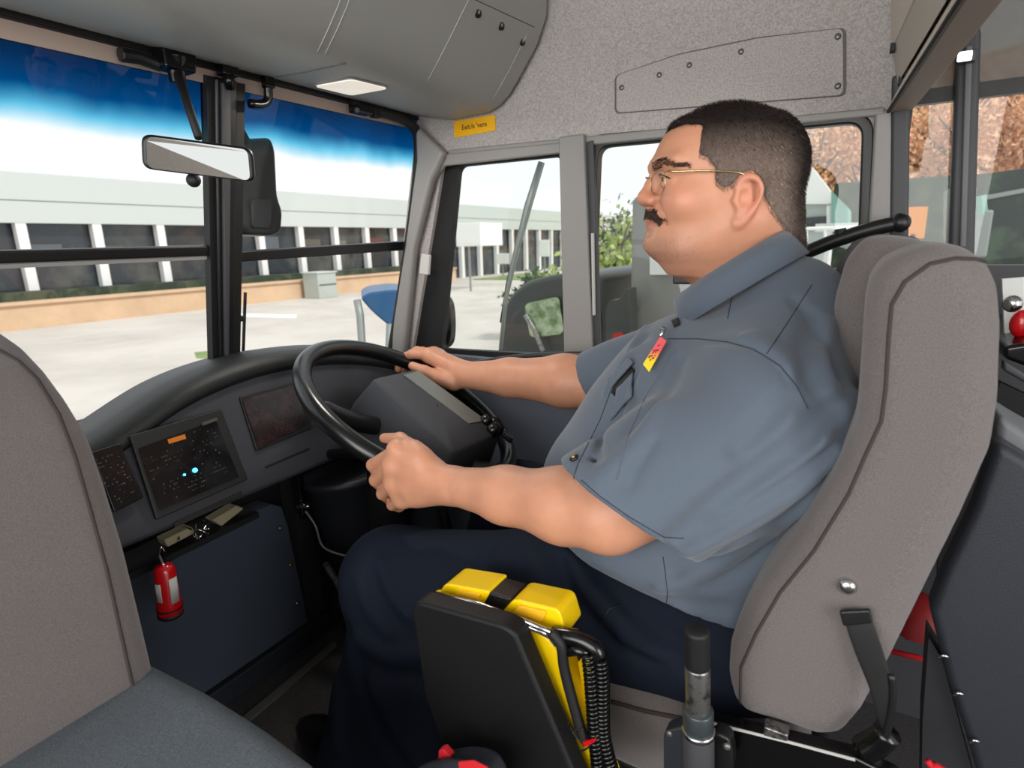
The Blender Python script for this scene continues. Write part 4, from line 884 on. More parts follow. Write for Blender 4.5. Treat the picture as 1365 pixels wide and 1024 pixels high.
def head_into(G):
    lo = HC-.13; hi = HC+.13
    G.op(head_fn, lo, hi, .012)
    G.ell(hl(-.004, 0, .006), (.096, .074, .078), HR, .018)
    G.ell(hl(-.045, 0, -.045), (.050, .062, .055), HR, .02)
    for m in (1, -1):
        G.cap(hl(.093, m*.012, .010), hl(.076, m*.050, .013), .009, .007, .012)
        G.ell(hl(.098, m*.035, -.011), (.0145, .020, .0125), HR, .010, 'sub')
        G.ell(hl(.0775, m*.033, -.011), (.0120, .0125, .012), HR, .003)
        for zz, r in ((-.0015, .0036), (-.0175, .003)):
            G.chain([hl(.086, m*.0185, -.011), hl(.0915, m*.027, -.0105+(zz+.0095)*.75), hl(.0905, m*.037, -.0105+(zz+.0095)*.75), hl(.079, m*.0475, -.0125)], [r*.6, r*.85, r*.85, r*.6], .003)
        G.ell(hl(.054, m*.043, -.040), (.034, .026, .025), HR, .020)
        G.cap(hl(-.02, m*.060, -.068), hl(.058, m*.036, -.100), .016, .016, .025)
        G.ell(hl(.098, m*.0135, -.036), (.013, .009, .0085), HR, .006)
        G.ell(hl(.106, m*.0065, -.0435), (.006, .0035, .0035), HR, .003, 'sub')
        G.chain([hl(.1015, 0, -.0625), hl(.098, m*.012, -.0635), hl(.086, m*.024, -.0675)], [.0052, .0052, .003], .004)
        G.chain([hl(.100, 0, -.0715), hl(.096, m*.012, -.0725), hl(.086, m*.022, -.070)], [.0062, .006, .003], .004)
        G.chain([hl(.110, 0, -.067), hl(.1015, m*.014, -.0675), hl(.088, m*.027, -.0690)], [.0016, .0016, .0016], .004, 'sub')
        G.chain([hl(.095, m*.022, -.042), hl(.086, m*.032, -.056), hl(.080, m*.036, -.070)], [.0015, .002, .0012], .010, 'sub')
        # ear
        e = lambda f, s, z: hl(f, m*s, z)
        G.ell(e(-.007, .077, -.040), (.0145, .0065, .029), HR@rotz(m*.3), .006)
        hx_ = crv([e(.004, .078, -.034), e(.004, .079, -.024), e(-.004, .083, -.0155), e(-.0130, .087, -.0165), e(-.0200, .0895, -.027), e(-.0200, .089, -.040), e(-.0150, .086, -.054), e(-.008, .082, -.066), e(.000, .079, -.073)], 4)
        G.chain(hx_, list(np.interp(np.linspace(0, 1, len(hx_)), [0, .25, .5, .8, 1], [.0022, .0034, .0040, .0034, .0034])), .003)
        G.ell(e(.0015, .078, -.0715), (.0075, .0048, .0075), HR, .004)
        G.ell(e(-.003, .0865, -.041), (.0085, .0085, .0125), HR, .003, 'sub')
        G.chain(crv([e(-.002, .0885, -.024), e(-.012, .0905, -.024), e(-.0165, .0915, -.036), e(-.012, .089, -.050)], 3), [.0030]*10, .002, 'sub')
        G.ell(e(.0065, .079, -.043), (.0045, .0035, .0065), HR, .003)
    G.chain([hl(.092, 0, .000), hl(.100, 0, -.014), hl(.1075, 0, -.029)], [.0072, .0078, .0098], .008)
    G.ell(hl(.1085, 0, -.0325), (.0110, .0130, .0105), HR, .006)
    G.cap(hl(.102, 0, -.048), hl(.101, 0, -.058), .004, .005, .008)
    G.ell(hl(.088, 0, -.096), (.0185, .024, .0155), HR, .015)
    G.cap(hl(.108, 0, -.080), hl(.104, .016, -.081), .003, .002, .008, 'sub')
    # neck and double chin
    G.ell(hl(.036, 0, -.118), (.046, .048, .026), HR, .03)
    G.cap(hl(-.030, 0, -.080), hl(-.045, .0, -.185), .066, .076, .03)
    G.cap(hl(-.046, 0, -.085), hl(-.062, .0, -.180), .050, .068, .03)
def rotz(a): return np.array([[math.cos(a), -math.sin(a), 0], [math.sin(a), math.cos(a), 0], [0, 0, 1]])
BH = .0028
G = Grid((-1.07, .54, .66), (.06, 1.27, 1.37), BH)
# trunk (inside the shirt), shoulders
G.ell((-.14, .9, .95), (.11, .16, .17), k=.03); G.ell((-.13, .9, .83), (.15, .17, .15), k=.04)
G.cap((-.11, .76, .99), (-.14, 1.04, 1.0), .05, .05, .05)
# near (left) arm
LS = np.array([-.105, .71, .95]); LE = PY(812, 684, .63); LW = PY(606, 648, .665)
G.chain([LS, LE+(LS-LE)*.25, LE], [.055, .05, .046], .02)
le2 = LE+np.array([-.02, 0, -.002])
G.chain([LE, LE+(LW-LE)*.25, LE+(LW-LE)*.62, LW], [.047, .0475, .038, .0285], .02)
# near hand
def fingers(defs, k=.004):
    for P, r in defs: G.chain(P, r, k)
Y = PY
def hand(wr, mcps, pips, dips, tips, rr, thumb, tr_, palmr, heel):
    for a in mcps: G.cap(wr, a, palmr*1.05, palmr*.78, .012)
    for i in range(3): G.cap(mcps[i], mcps[i+1], palmr*.78, palmr*.78, .008)
    G.cap(wr, heel, palmr*1.1, palmr*.9, .012)
    for i in range(4): G.ell(mcps[i], (rr[i]*1.12,)*3, k=.004)
    for i in range(4): G.chain([mcps[i], pips[i], dips[i], tips[i]], [rr[i]*1.05, rr[i], rr[i]*.92, rr[i]*.8], .0035)
    G.chain(thumb, tr_, .006)
hand(LW, [Y(530, 600, .658), Y(524, 621, .654), Y(526, 644, .656), Y(537, 664, .663)], [Y(497, 620, .668), Y(501, 640, .668), Y(510, 658, .672), Y(523, 673, .680)],
     [Y(505, 633, .700), Y(510, 650, .702), Y(520, 666, .705), Y(532, 676, .708)], [Y(523, 630, .728), Y(528, 648, .730), Y(537, 662, .733), Y(548, 668, .735)],
     [.0108, .011, .0105, .0095], [Y(580, 628, .672), Y(552, 600, .668), Y(533, 586, .682), Y(512, 584, .697)], [.020, .015, .0115, .0085], .021, Y(560, 660, .672))
G.cap(Y(560, 610, .662), Y(545, 650, .66), .017, .016, .012)
# far (right) arm and hand
RS = np.array([-.16, 1.06, .99]); RE = Y(815, 512, 1.13); RW = Y(622, 500, 1.10)
G.chain([RS, RE], [.055, .05], .02); G.chain([RE, RE+(RW-RE)*.3, RE+(RW-RE)*.68, RW], [.056, .056, .042, .031], .02)
hand(RW, [Y(572, 474, 1.085), Y(578, 473, 1.11), Y(584, 475, 1.135), Y(590, 480, 1.155)], [Y(549, 472, 1.080), Y(556, 468, 1.108), Y(563, 468, 1.135), Y(570, 474, 1.155)],
     [Y(535, 478, 1.083), Y(542, 477, 1.115), Y(550, 480, 1.14), Y(557, 486, 1.155)], [Y(531, 492, 1.082), Y(538, 494, 1.11), Y(548, 497, 1.135), Y(556, 500, 1.15)],
     [.0115, .0118, .011, .010], [Y(605, 508, 1.085), Y(583, 503, 1.066), Y(566, 495, 1.050), Y(550, 488, 1.040)], [.024, .0185, .0135, .0105], .023, Y(590, 505, 1.09))
head_into(G)
P, Fc = G.mesh(); P = smooth_mesh(P, Fc, 2, .4)
# keep the largest piece's surface: colour attribute for lips, flush and stubble
skin = mat('skin', (214, 158, 128), .48, bump=.12, bscale=500, spec=.45, sss=.12)
nt = skin.node_tree; at = nt.nodes.new('ShaderNodeAttribute'); at.attribute_name = 'Skin'
nz = nt.nodes.new('ShaderNodeTexNoise'); nz.inputs['Scale'].default_value = 45; nz.inputs['Detail'].default_value = 5
tcn = nt.nodes.new('ShaderNodeTexCoord'); nt.links.new(tcn.outputs['Object'], nz.inputs['Vector'])
mr_ = nt.nodes.new('ShaderNodeMapRange'); mr_.inputs['To Min'].default_value = .86; mr_.inputs['To Max'].default_value = 1.12; nt.links.new(nz.outputs['Fac'], mr_.inputs['Value'])
vm = nt.nodes.new('ShaderNodeVectorMath'); vm.operation = 'SCALE'; nt.links.new(at.outputs['Color'], vm.inputs[0]); nt.links.new(mr_.outputs['Result'], vm.inputs['Scale'])
nt.links.new(vm.outputs['Vector'], nt.nodes['Principled BSDF'].inputs['Base Color'])
person = mk('person', P, Fc, skin, None, smooth=True)
setp(person, 'heavy-set man with cropped hair, moustache and slate blue short-sleeved shirt gripping the steering wheel', 'person')
Lc = (P-HC)@HR; f_, s_, z_ = Lc[:, 0], np.abs(Lc[:, 1]), Lc[:, 2]
def g3(c, r): return np.exp(-(((f_-c[0])/r[0])**2+((s_-c[1])/r[1])**2+((z_-c[2])/r[2])**2))
base = np.tile(np.array(lin((202, 144, 114))), (len(P), 1))
def blend(B, col, w): w = np.clip(w, 0, 1)[:, None]; return B*(1-w)+np.array(lin(col))*w
headm = (z_ > -.2) & (np.abs(f_) < .14) & (s_ < .12)
base = blend(base, (206, 128, 104), .6*g3((.105, 0, -.032), (.022, .02, .014)))
base = blend(base, (216, 140, 116), .45*g3((.07, .05, -.035), (.03, .03, .022)))
base = blend(base, (214, 132, 112), .6*g3((-.008, .088, -.042), (.020, .010, .038)))
base = blend(base, (150, 84, 74), .75*g3((.1, .004, -.067), (.014, .022, .0075)))
stub = np.clip(g3((.085, 0, -.098), (.03, .05, .022))+g3((.05, .04, -.115), (.045, .03, .018))*.6, 0, 1)
base = blend(base, (122, 98, 88), .55*stub*headm)
base = blend(base, (176, 128, 104), .3*np.clip((-.118-z_)/.03, 0, 1)*headm)
ca = person.data.color_attributes.new('Skin', 'FLOAT_COLOR', 'POINT')
ca.data.foreach_set('color', np.concatenate([base, np.ones((len(P), 1))], 1).astype(np.float32).ravel())
tri_body = BVHTree.FromPolygons([Vector(p) for p in P], [tuple(map(int, f)) for f in Fc])
# ---- hair: cap mesh grown from the scalp plus short strands
def ms(x, y, s=.072):   # photo pixel -> head side plane
    p0 = HC+HS*s; d = ray(x, y); t = ((p0-EYE)@HS)/(d@HS); q = EYE+d*t-HC; return q@HF, q[2]
line = [ms(x, y, .03) for x, y in ((850, 120), (880, 172), (892, 170), (912, 168))]+[ms(x, y, s) for x, y, s in ((936, 168, .055), (934, 178, .06), (931, 206, .068), (943, 212, .07), (953, 226, .074), (952, 240, .074), (962, 252, .074), (974, 249, .075), (986, 238, .075), (1000, 229, .078), (1013, 238, .078), (1016, 262, .075), (1021, 280, .07), (1031, 296, .06), (1046, 312, .05), (1062, 330, .03))]+[(-.2, -.14), (-.2, .2), (.15, .2)]
line = np.array(line)
GH = Grid(HC-.135, HC+np.array([.135, .135, .12]), .0025)
GH.op(head_fn, HC-.13, HC+.13, .012); GH.ell(hl(-.004, 0, .006), (.096, .074, .078), HR, .018); GH.ell(hl(-.045, 0, -.045), (.050, .062, .055), HR, .02)
GH.cap(hl(-.030, 0, -.080), hl(-.045, .0, -.185), .066, .076, .03); GH.cap(hl(-.046, 0, -.085), hl(-.062, .0, -.180), .050, .068, .03)
gx = [GH.lo[i]+np.arange(GH.n[i])*GH.h for i in range(3)]; XX, YY, ZZ = np.meshgrid(*gx, indexing='ij')
ff = (XX-HC[0])*HF[0]+(YY-HC[1])*HF[1]; ss = (XX-HC[0])*HS[0]+(YY-HC[1])*HS[1]; zz = ZZ-HC[2]
pd = poly_sd(ff, zz, line)
thick = .0022+.0032*np.clip((zz-.01)/.06, 0, 1)+.0015*np.clip((-ff-.05)/.05, 0, 1)
thick = thick*np.clip(-pd/.006, 0, 1)
rn = np.sin(ff*260+3*np.sin(zz*180))*np.sin(ss*240)*np.sin(zz*230)*.0006
GH.V = np.maximum(GH.V-thick-rn, pd*1.0).astype(np.float32)
GH.V = np.maximum(GH.V, -(GH.V+.02)).astype(np.float32)
HP, HFc = GH.mesh(); HP = smooth_mesh(HP, HFc, 1)
hairm = mat('cropped_hair', (46, 36, 31), .75, spec=.25, bump=.6, bscale=900)
nt = hairm.node_tree; at = nt.nodes.new('ShaderNodeAttribute'); at.attribute_name = 'Hair'; nt.links.new(at.outputs['Color'], nt.nodes['Principled BSDF'].inputs['Base Color'])
hair = mk('hair', HP, HFc, hairm, person, smooth=True)
def haircol(Pw):
    L = (Pw-HC)@HR; t = np.clip((.055-L[:, 2]-.25*np.maximum(-L[:, 0]-.02, 0))/.05, 0, 1)*np.clip((L[:, 0]+.085)/.03, 0, 1)
    t2 = np.clip((-L[:, 2]-.02)/.06, 0, 1)*.35
    g = np.clip(t*.85+t2, 0, 1)[:, None]
    return np.array(lin((30, 22, 19)))*(1-g)+np.array(lin((122, 106, 97)))*g
def setcol(o, name, col):
    a = o.data.color_attributes.new(name, 'FLOAT_COLOR', 'POINT'); a.data.foreach_set('color', np.concatenate([col, np.ones((len(col), 1))], 1).astype(np.float32).ravel())
setcol(hair, 'Hair', haircol(HP))
def strands(Pv, Fv_, n, ln, w, lean, name, m, parent, colf, sel=None, seed=1):
    rg = np.random.default_rng(seed); A, B, Cc = Pv[Fv_[:, 0]], Pv[Fv_[:, 1]], Pv[Fv_[:, 2]]; N = np.cross(B-A, Pv[Fv_[:, 3]]-A); ar = np.linalg.norm(N, axis=1)+1e-12; N /= ar[:, None]
    N = np.where(((N*((A+Cc)/2-HC)).sum(1) < 0)[:, None], -N, N)
    c = (A+Cc)/2; ok = np.ones(len(c), bool) if sel is None else sel(c, N)
    pr = np.where(ok, ar, 0); pr /= pr.sum(); i = rg.choice(len(c), n, p=pr); s, t = rg.random((2, n, 1))
    p = A[i]*(1-s)*(1-t)+B[i]*s*(1-t)+Cc[i]*s*t+Pv[Fv_[i, 3]]*(1-s)*t; nn = N[i]
    d = nn+lean(p)+rg.normal(size=(n, 3))*.22; d /= np.linalg.norm(d, axis=1)[:, None]
    sd = np.cross(d, rg.normal(size=(n, 3))); sd /= np.linalg.norm(sd, axis=1)[:, None]
    l = (ln(p) if callable(ln) else ln)*rg.uniform(.7, 1.2, (n, 1)); p0 = p-nn*.0005
    V = np.stack([p0-sd*w, p0+sd*w, p0+d*l*.6+lean(p)*l*.2+sd*w*.5, p0+d*l+lean(p)*l*.5], 1).reshape(-1, 3)
    Q = np.arange(n*4).reshape(n, 4); o = mk(name, V, Q, m, parent)
    cc = colf(p)*np.exp(rg.normal(0, .75, (n, 1))); setcol(o, 'Hair', np.repeat(cc, 4, 0)); return o
def lean_head(p):
    L = (p-HC)@HR; top = np.clip((L[:, 2:3]-.04)/.04, 0, 1)
    return HF*(.5*top)+np.array([0, 0, -1.])*(1.1*(1-top))-HF*(.35*(1-top))
strands(HP, HFc, 42000, lambda p: .0035+.0015*np.clip((((p-HC)@HR)[:, 2:3]-.0)/.07, 0, 1), .0002, lean_head, 'hair_strands', hairm, hair, haircol,
        sel=lambda c, N: poly_sd(((c-HC)@HR)[:, 0], c[:, 2]-HC[2], line) < -.001)
def mcol(c): return lambda p: np.tile(np.array(lin(c)), (len(p), 1))
def patch_sel(poly, smin=-.2):
    poly = np.array(poly); return lambda c, N: (poly_sd(((c-HC)@HR)[:, 0], c[:, 2]-HC[2], poly) < 0)
LB = (P-HC)@HR; fc = P[Fc].mean(1)
def band_sel(box):   # box in (s,z) and front of the face
    def f(c, N):
        L = (c-HC)@HR; r = np.zeros(len(c), bool)
        for s0, s1, z0a, z1a, z0b, z1b in box:
            s = np.abs(L[:, 1]); t = (s-s0)/(s1-s0); r |= (t > 0) & (t < 1) & (L[:, 2] > z0a+(z0b-z0a)*t) & (L[:, 2] < z1a+(z1b-z1a)*t) & (L[:, 0] > .04)
        return r
    return f
sub = (np.abs(fc-HC) < .14).all(1); FcH = Fc[sub]
strands(P, FcH, 4200, .0045, .00016, lambda p: -HF*.8+HS*np.sign(((p-HC)@HR)[:, 1:2])*1.2+HZ*.2, 'eyebrows', hairm, person, mcol((84, 68, 60)), sel=band_sel([(.006, .036, .001, .0115, .007, .0165), (.036, .062, .007, .0165, .000, .0055)]), seed=4)
strands(P, FcH, 6000, .0032, .00013, lambda p: -HZ*.8+HS*np.sign(((p-HC)@HR)[:, 1:2])*.5, 'moustache', hairm, person, mcol((80, 68, 62)), sel=band_sel([(.0, .019, -.059, -.046, -.061, -.048), (.014, .032, -.0615, -.049, -.0735, -.0640)]), seed=5)
mb_ = MB()
for m in (1, -1): mb_.tube(crv([hl(.1035, 0, -.0545), hl(.1015, m*.009, -.055), hl(.0955, m*.019, -.059), hl(.0885, m*.028, -.0655), hl(.0845, m*.032, -.0700)], 5), list(np.interp(np.linspace(0, 1, 21), [0, .5, 1], [.0048, .0046, .0014])), 10)
mo_ = mb_.build('moustache_base', M['must'], person, smooth=True)
mq = np.array([tuple(v) for v in mb_.V]); mfq = np.array([f for f in mb_.F if len(f) == 4])
strands(mq, mfq, 1500, .0034, .00016, lambda p: -HZ*.8-HF*.3+HS*np.sign(((p-HC)@HR)[:, 1:2])*.7, 'moustache_hairs', hairm, person, mcol((80, 68, 62)), seed=15)
strands(P, FcH, 1800, .0016, .00014, lambda p: -HZ*.8, 'stubble', hairm, person, mcol((74, 62, 58)), sel=lambda c, N: (lambda L: (L[:, 2] < -.086) & (L[:, 2] > -.122) & (L[:, 0] > .045))((c-HC)@HR), seed=6)
for m in (1, -1):
    c = hl(.0795, m*.0325, -.0112); mb = MB().ball(c, .0122, 20, 12); ey = mb.build('eye', M['eyew'], person, smooth=True)
    d = HF; MB().lathe(c+d*.0112, c+d*.0131, [(0, .0056), (.7, .0048), (1, .002)], 16).build('iris', M['iris'], ey, smooth=True)
    MB().tube(crv([hl(.0885, m*.0195, -.0095), hl(.0945, m*.027, -.0045), hl(.0935, m*.037, -.0045), hl(.083, m*.048, -.0115)], 5), [.0004]+[.0010]*14+[.0004], 6).build('eyelashes', M['hair'], person, smooth=True)
strands(P, FcH, 5200, .0038, .00013, lean_head, 'hairline_strands', hairm, hair, haircol, sel=lambda c, N: (np.abs(poly_sd(((c-HC)@HR)[:, 0], c[:, 2]-HC[2], line)+.0022) < .0030) & (((c-HC)@HR)[:, 0] > -.12) & (np.abs(((c-HC)@HR)[:, 1]) < .081), seed=9)
# ---- shirt
GS = Grid((-.56, .50, .60), (.10, 1.28, 1.26), .004)
GS.ell((-.19, .90, .775), (.262, .25, .20), k=.05)
GS.ell((-.155, .9, .90), (.212, .228, .175), k=.06)
GS.ell((-.135, .9, .955), (.165, .21, .125), k=.06)
GS.ell((-.075, .87, .95), (.080, .19, .17), k=.06)
GS.cap((-.105, .745, .985), (-.145, 1.06, 1.0), .070, .068, .05)
GS.cap((-.095, .85, 1.045), (-.105, .96, 1.05), .058, .058, .07)
GS.cap((-.085, .88, 1.09), (-.095, .93, 1.09), .058, .058, .06)
GS.ell((-.14, .9, .655), (.24, .255, .085), k=.06)
ha_, hb_ = PY(768, 626, .625), PY(901, 728, .620); HEM = (ha_+hb_)/2; SHO = np.array([-.085, .705, .955]); ax_ = HEM-SHO; ln_ = np.linalg.norm(ax_); ax_ /= ln_
GL = Grid((-.56, .50, .60), (.10, 1.28, 1.26), .004)
GL.chain([SHO, SHO+ax_*ln_*.5, HEM+ax_*.05], [.096, .091, .0865], .03)
RSH = np.array([-.20, 1.07, 1.00]); RHE = Y(795, 508, 1.12); axr = RHE-RSH; lr = np.linalg.norm(axr); axr /= lr
GL.chain([RSH, RHE+axr*.04], [.080, .068], .04)
def halfspace(G, p, n, c, r, k=.004):
    p = np.array(p); n = np.array(n)
    def f(x, y, z):  # region beyond plane, limited to a ball
        return np.maximum(-((x-p[0])*n[0]+(y-p[1])*n[1]+(z-p[2])*n[2]), np.sqrt((x-c[0])**2+(y-c[1])**2+(z-c[2])**2)-r)
    G.op(f, np.array(c)-r, np.array(c)+r, k, 'sub')
a, b = ha_, hb_; mid_ = (a+b)/2; hv = (b-a)/np.linalg.norm(b-a); hn = np.cross(hv, PY(826, 689, .535)-mid_); hn /= np.linalg.norm(hn); hn = hn if hn@ax_ > 0 else -hn
halfspace(GL, mid_, hn, mid_+hn*.16, .2)
GL.cap(SHO+ax_*.10, HEM+ax_*.08, .055, .077, .004, 'sub')
a2, b2 = Y(776, 478, 1.12), Y(802, 540, 1.10); hv2 = (b2-a2)/np.linalg.norm(b2-a2); hn2 = np.cross(hv2, [0, 1, 0]); hn2 = hn2 if hn2@axr > 0 else -hn2
halfspace(GL, (a2+b2)/2, hn2, (a2+b2)/2+hn2*.1, .115)
GL.cap(RHE-axr*.06, RHE+axr*.1, .058, .062, .005, 'sub')
gq = [GS.lo[i]+np.arange(GS.n[i], dtype=np.float32)*GS.h for i in range(3)]
tt_ = np.clip(((gq[0]-SHO[0])[:, None, None]*ax_[0]+(gq[1]-SHO[1])[None, :, None]*ax_[1]+(gq[2]-SHO[2])[None, None, :]*ax_[2])/ln_, 0, 1)
kk_ = (.045*(1-tt_)**1.5+.006).astype(np.float32)
hh_ = np.maximum(kk_-np.abs(GS.V-GL.V), 0)/kk_; GS.V = np.minimum(GS.V, GL.V)-hh_*hh_*kk_*.25; del hh_, kk_, tt_
# bottom edge of the shirt
q1, q2 = PY(800, 778, .65), PY(965, 850, .65); qd = q2-q1; qn = np.array([qd[2], 0, -qd[0]]); qn /= np.linalg.norm(qn); qn = qn if qn[2] < 0 else -qn
GS.op(lambda x, y, z: -((x-q1[0])*qn[0]+(z-q1[2])*qn[2])+0*y, (-.56, .5, .6), (.1, 1.28, .75), .004, 'sub')
# neck opening
GS.cap(hl(-.03, 0, -.11), hl(-.052, 0, -.19), .070, .068, .008, 'sub')
# folds (soft ridges and valleys following the cloth in the photograph)
def fold(pts, A, sg): GS.ridge([cast_s(x, y) for x, y in pts], A*2.1, sg*.85)
S0, F0 = GS.mesh(); bvS = BVHTree.FromPolygons([Vector(p) for p in S0], [tuple(map(int, q)) for q in F0])
def cast_s(x, y):
    r = cast(bvS, x, y)
    if r is not None: return r
    d = ray(x, y); return EYE+d*(.66/d[1])
for pts, A, sg in (
    ([(905, 722), (950, 680), (1000, 640), (1060, 600), (1110, 545)], -.016, .014),
    ([(985, 600), (1020, 560), (1060, 520), (1075, 500)], -.006, .012),
    ([(1138, 530), (1090, 590), (1030, 640), (960, 690)], .006, .014),
    ([(1120, 600), (1060, 655), (990, 695), (920, 735)], .006, .010),
    ([(1125, 580), (1070, 630), (1000, 672), (940, 712)], -.006, .010),
    ([(1105, 640), (1050, 690), (980, 730), (900, 765)], -.006, .011),
    ([(1090, 668), (1030, 715), (960, 750), (880, 785)], .005, .011),
    ([(1070, 690), (1010, 745), (940, 785)], -.005, .010),
    ([(1085, 420), (1070, 470), (1085, 520), (1075, 570)], -.005, .010),
    ([(1105, 430), (1100, 480), (1110, 530), (1095, 580)], .005, .010),
    ([(1060, 400), (1090, 440), (1115, 500)], -.004, .009),
    ([(880, 540), (850, 590), (800, 640)], .004, .014),
    ([(905, 480), (880, 530), (840, 570)], -.004, .012),
    ([(845, 500), (820, 560), (795, 610), (775, 650)], -.006, .009),
    ([(860, 440), (835, 480), (810, 520)], .006, .010),
    ([(880, 420), (858, 450), (832, 478)], -.005, .008),
    ([(870, 590), (850, 620), (838, 650)], -.003, .006),
    ([(740, 735), (800, 770), (880, 800), (960, 810)], -.004, .012),
    ([(1000, 450), (1040, 480), (1070, 520)], .004, .012),
    ([(940, 455), (990, 460), (1030, 480), (1060, 520), (1078, 560)], -.0035, .005)):
    fold(pts, A, sg)
gx = [GS.lo[i]+np.arange(GS.n[i], dtype=np.float32)*GS.h for i in range(3)]
GS.V += (np.sin(gx[0][:, None, None]*34+gx[2][None, None, :]*26+2*np.sin(gx[1][None, :, None]*14))*.0012).astype(np.float32)
SP, SF = GS.mesh(); SP = smooth_mesh(SP, SF, 3, .5)
shirt = mk('shirt', SP, SF, M['shirt'], person, smooth=True)
bvS = BVHTree.FromPolygons([Vector(p) for p in SP], [tuple(map(int, q)) for q in SF])
def sseam(pts, r=.0009, name='seam', m=None, off=.0003): return seam(bvS, pts, r, name, m or M['seam'], shirt, n=10, off=off)
sseam([(890, 452), (930, 452), (970, 456), (1005, 466), (1040, 488), (1062, 515), (1077, 545)], .0006)
sseam([(984, 372), (975, 400), (970, 425)], .0006); sseam([(1082, 380), (1050, 430), (1022, 472)], .0005)
sseam([(775, 640), (800, 662), (840, 690), (885, 716), (912, 718)], .0005)
sseam([(897, 470), (860, 530), (838, 580), (822, 640)], .0006, 'pressed_crease', M['shirt'])
sseam([(884, 742), (890, 790), (886, 825)], .0005)
sseam([(822, 500), (800, 560), (770, 620), (758, 660)], .0006)
# collar
def neckring(t, r0, dz, out):
    """t: 0 back ... 1 front along the near side"""
    return
cbk = PY(1050, 310, .885); cfr = PY(903, 402, .885)
cC = (cbk+cfr)/2; cA = (cbk-cfr)/2; cA[1] = 0; cLn = np.linalg.norm(cA); S_ = np.array([0, -1., 0])
up_c = np.cross(cA/cLn, S_); up_c = up_c if up_c[2] > 0 else -up_c
col = MB(); 
for m in (1, -1):
    rows = []; NN = 20
    for (sc, dz, lat) in ((.99, -.020, .078), (1.0, .0, .080), (1.02, .003, .084), (1.05, -.012, .092), (1.10, -.038, .104)):
        row = []
        for i in range(NN+1):
            t = i/NN; ph = PI*t*.985
            tip = max(0, (t-.80)/.20)
            p = cC+cA*sc*math.cos(ph)+S_*m*lat*math.sin(ph)+up_c*dz
            if dz < -.03: p = p+up_c*(-.012*tip)-cA/cLn*.012*tip+S_*m*.010*tip
            if dz == -.012: p = p+S_*m*.004*tip
            row.append(p)
        rows.append(row)
    V = [p for r in rows for p in r]; n = NN+1
    col.add(V, [(i*n+k, i*n+k+1, (i+1)*n+k+1, (i+1)*n+k) for i in range(len(rows)-1) for k in range(NN)])
co_ = col.build('collar', M['shirt'], shirt, smooth=True, solid=.0022)
# placket edge, buttons, pocket with flap
def cluster(x, y, o=0): return cast_s(x, y)
for x, y in ((766, 612),):
    p = cast(bvS, x, y, .001); n_ = (p-cast(bvS, x, y, 0)); n_ /= np.linalg.norm(n_); MB().lathe(p, p+n_*.003, [(0, .0055), (.6, .0055), (1, .004)], 14).build('button', M['black'], shirt, smooth=True)
    MB().lathe(p+n_*.002, p+n_*.0042, [(0, .003), (1, .0028)], 12).build('button_ring', M['brass'], shirt, smooth=True)
def clothpatch(pts, off, m, name, r=0, th=.0015, parent=None):
    n = 6; q = [np.array(p, float) for p in pts]; V = []
    for i in range(n+1):
        for j in range(n+1):
            s, t = i/n, j/n; xy = (q[0]*(1-s)+q[1]*s)*(1-t)+(q[3]*(1-s)+q[2]*s)*t; c = cast(bvS, xy[0], xy[1], off)
            if c is None: d = ray(*xy); c = EYE+d*(.80/d[1])
            V.append(c)
    return mk(name, V, [(i*(n+1)+j, i*(n+1)+j+1, (i+1)*(n+1)+j+1, (i+1)*(n+1)+j) for i in range(n) for j in range(n)], m, parent or shirt, smooth=True, solid=th)
clothpatch([(838, 484), (848, 494), (828, 536), (817, 524)], .003, M['blacks'], 'pocket_opening')
clothpatch([(812, 508), (843, 480), (848, 486), (818, 520)], .006, M['shirt'], 'pocket_flap')
clothpatch([(826, 520), (846, 498), (846, 530), (816, 562)], .005, M['shirt'], 'pocket_tab')
clothpatch([(895, 429), (905, 425), (907, 434), (899, 438)], .002, M['blacks'], 'neck_gap')
bd = thing('id_badge', 'yellow and red name badge clipped to the chest of the blue shirt', 'badge', cast_s(876, 478))
bq = [cast_s(862, 493)+0, cast_s(885, 456)+0, cast_s(893, 462)+0, cast_s(870, 503)+0]
bdn = np.cross(bq[1]-bq[0], bq[3]-bq[0]); bdn /= np.linalg.norm(bdn); bdn = bdn if bdn@(EYE-bq[0]) > 0 else -bdn
bdm = mat('badge_print', (250, 214, 40), .35); nt = bdm.node_tree; tcx = nt.nodes.new('ShaderNodeTexCoord'); sx = nt.nodes.new('ShaderNodeSeparateXYZ'); nt.links.new(tcx.outputs['Generated'], sx.inputs[0])
rmp = nt.nodes.new('ShaderNodeValToRGB'); e = rmp.color_ramp.elements; e[0].position = .3; e[0].color = (*lin((250, 222, 20)), 1); e[1].position = .6; e[1].color = (*lin((240, 90, 96)), 1)
nt.links.new(sx.outputs['Z'], rmp.inputs['Fac']); nt.links.new(rmp.outputs['Color'], nt.nodes['Principled BSDF'].inputs['Base Color'])
MB().prism([p+bdn*.010 for p in bq], bdn*.0012).build('card', bdm, bd)
uu = (bq[1]-bq[0]); ul = np.linalg.norm(uu); uu /= ul; vv = np.cross(bdn, uu)
wr = MB()
for k in range(16):
    c = bq[0]+(bq[2]-bq[0])*.5+uu*RNG.uniform(-.35, .3)*ul+vv*RNG.uniform(-.004, .004)+bdn*.0114; wr.box(c, (RNG.uniform(.0006, .0018), RNG.uniform(.0006, .0012), .0002), np.stack([uu, vv, bdn], 1))
wr.build('print', mat('badge_ink', (150, 30, 40), .5), bd)
MB().tube([bq[1]+bdn*.011, bq[1]+bdn*.012+uu*.012, cast_s(886, 447)+bdn*.012], .0025, 8).build('clip', M['chrome'], bd, smooth=True)
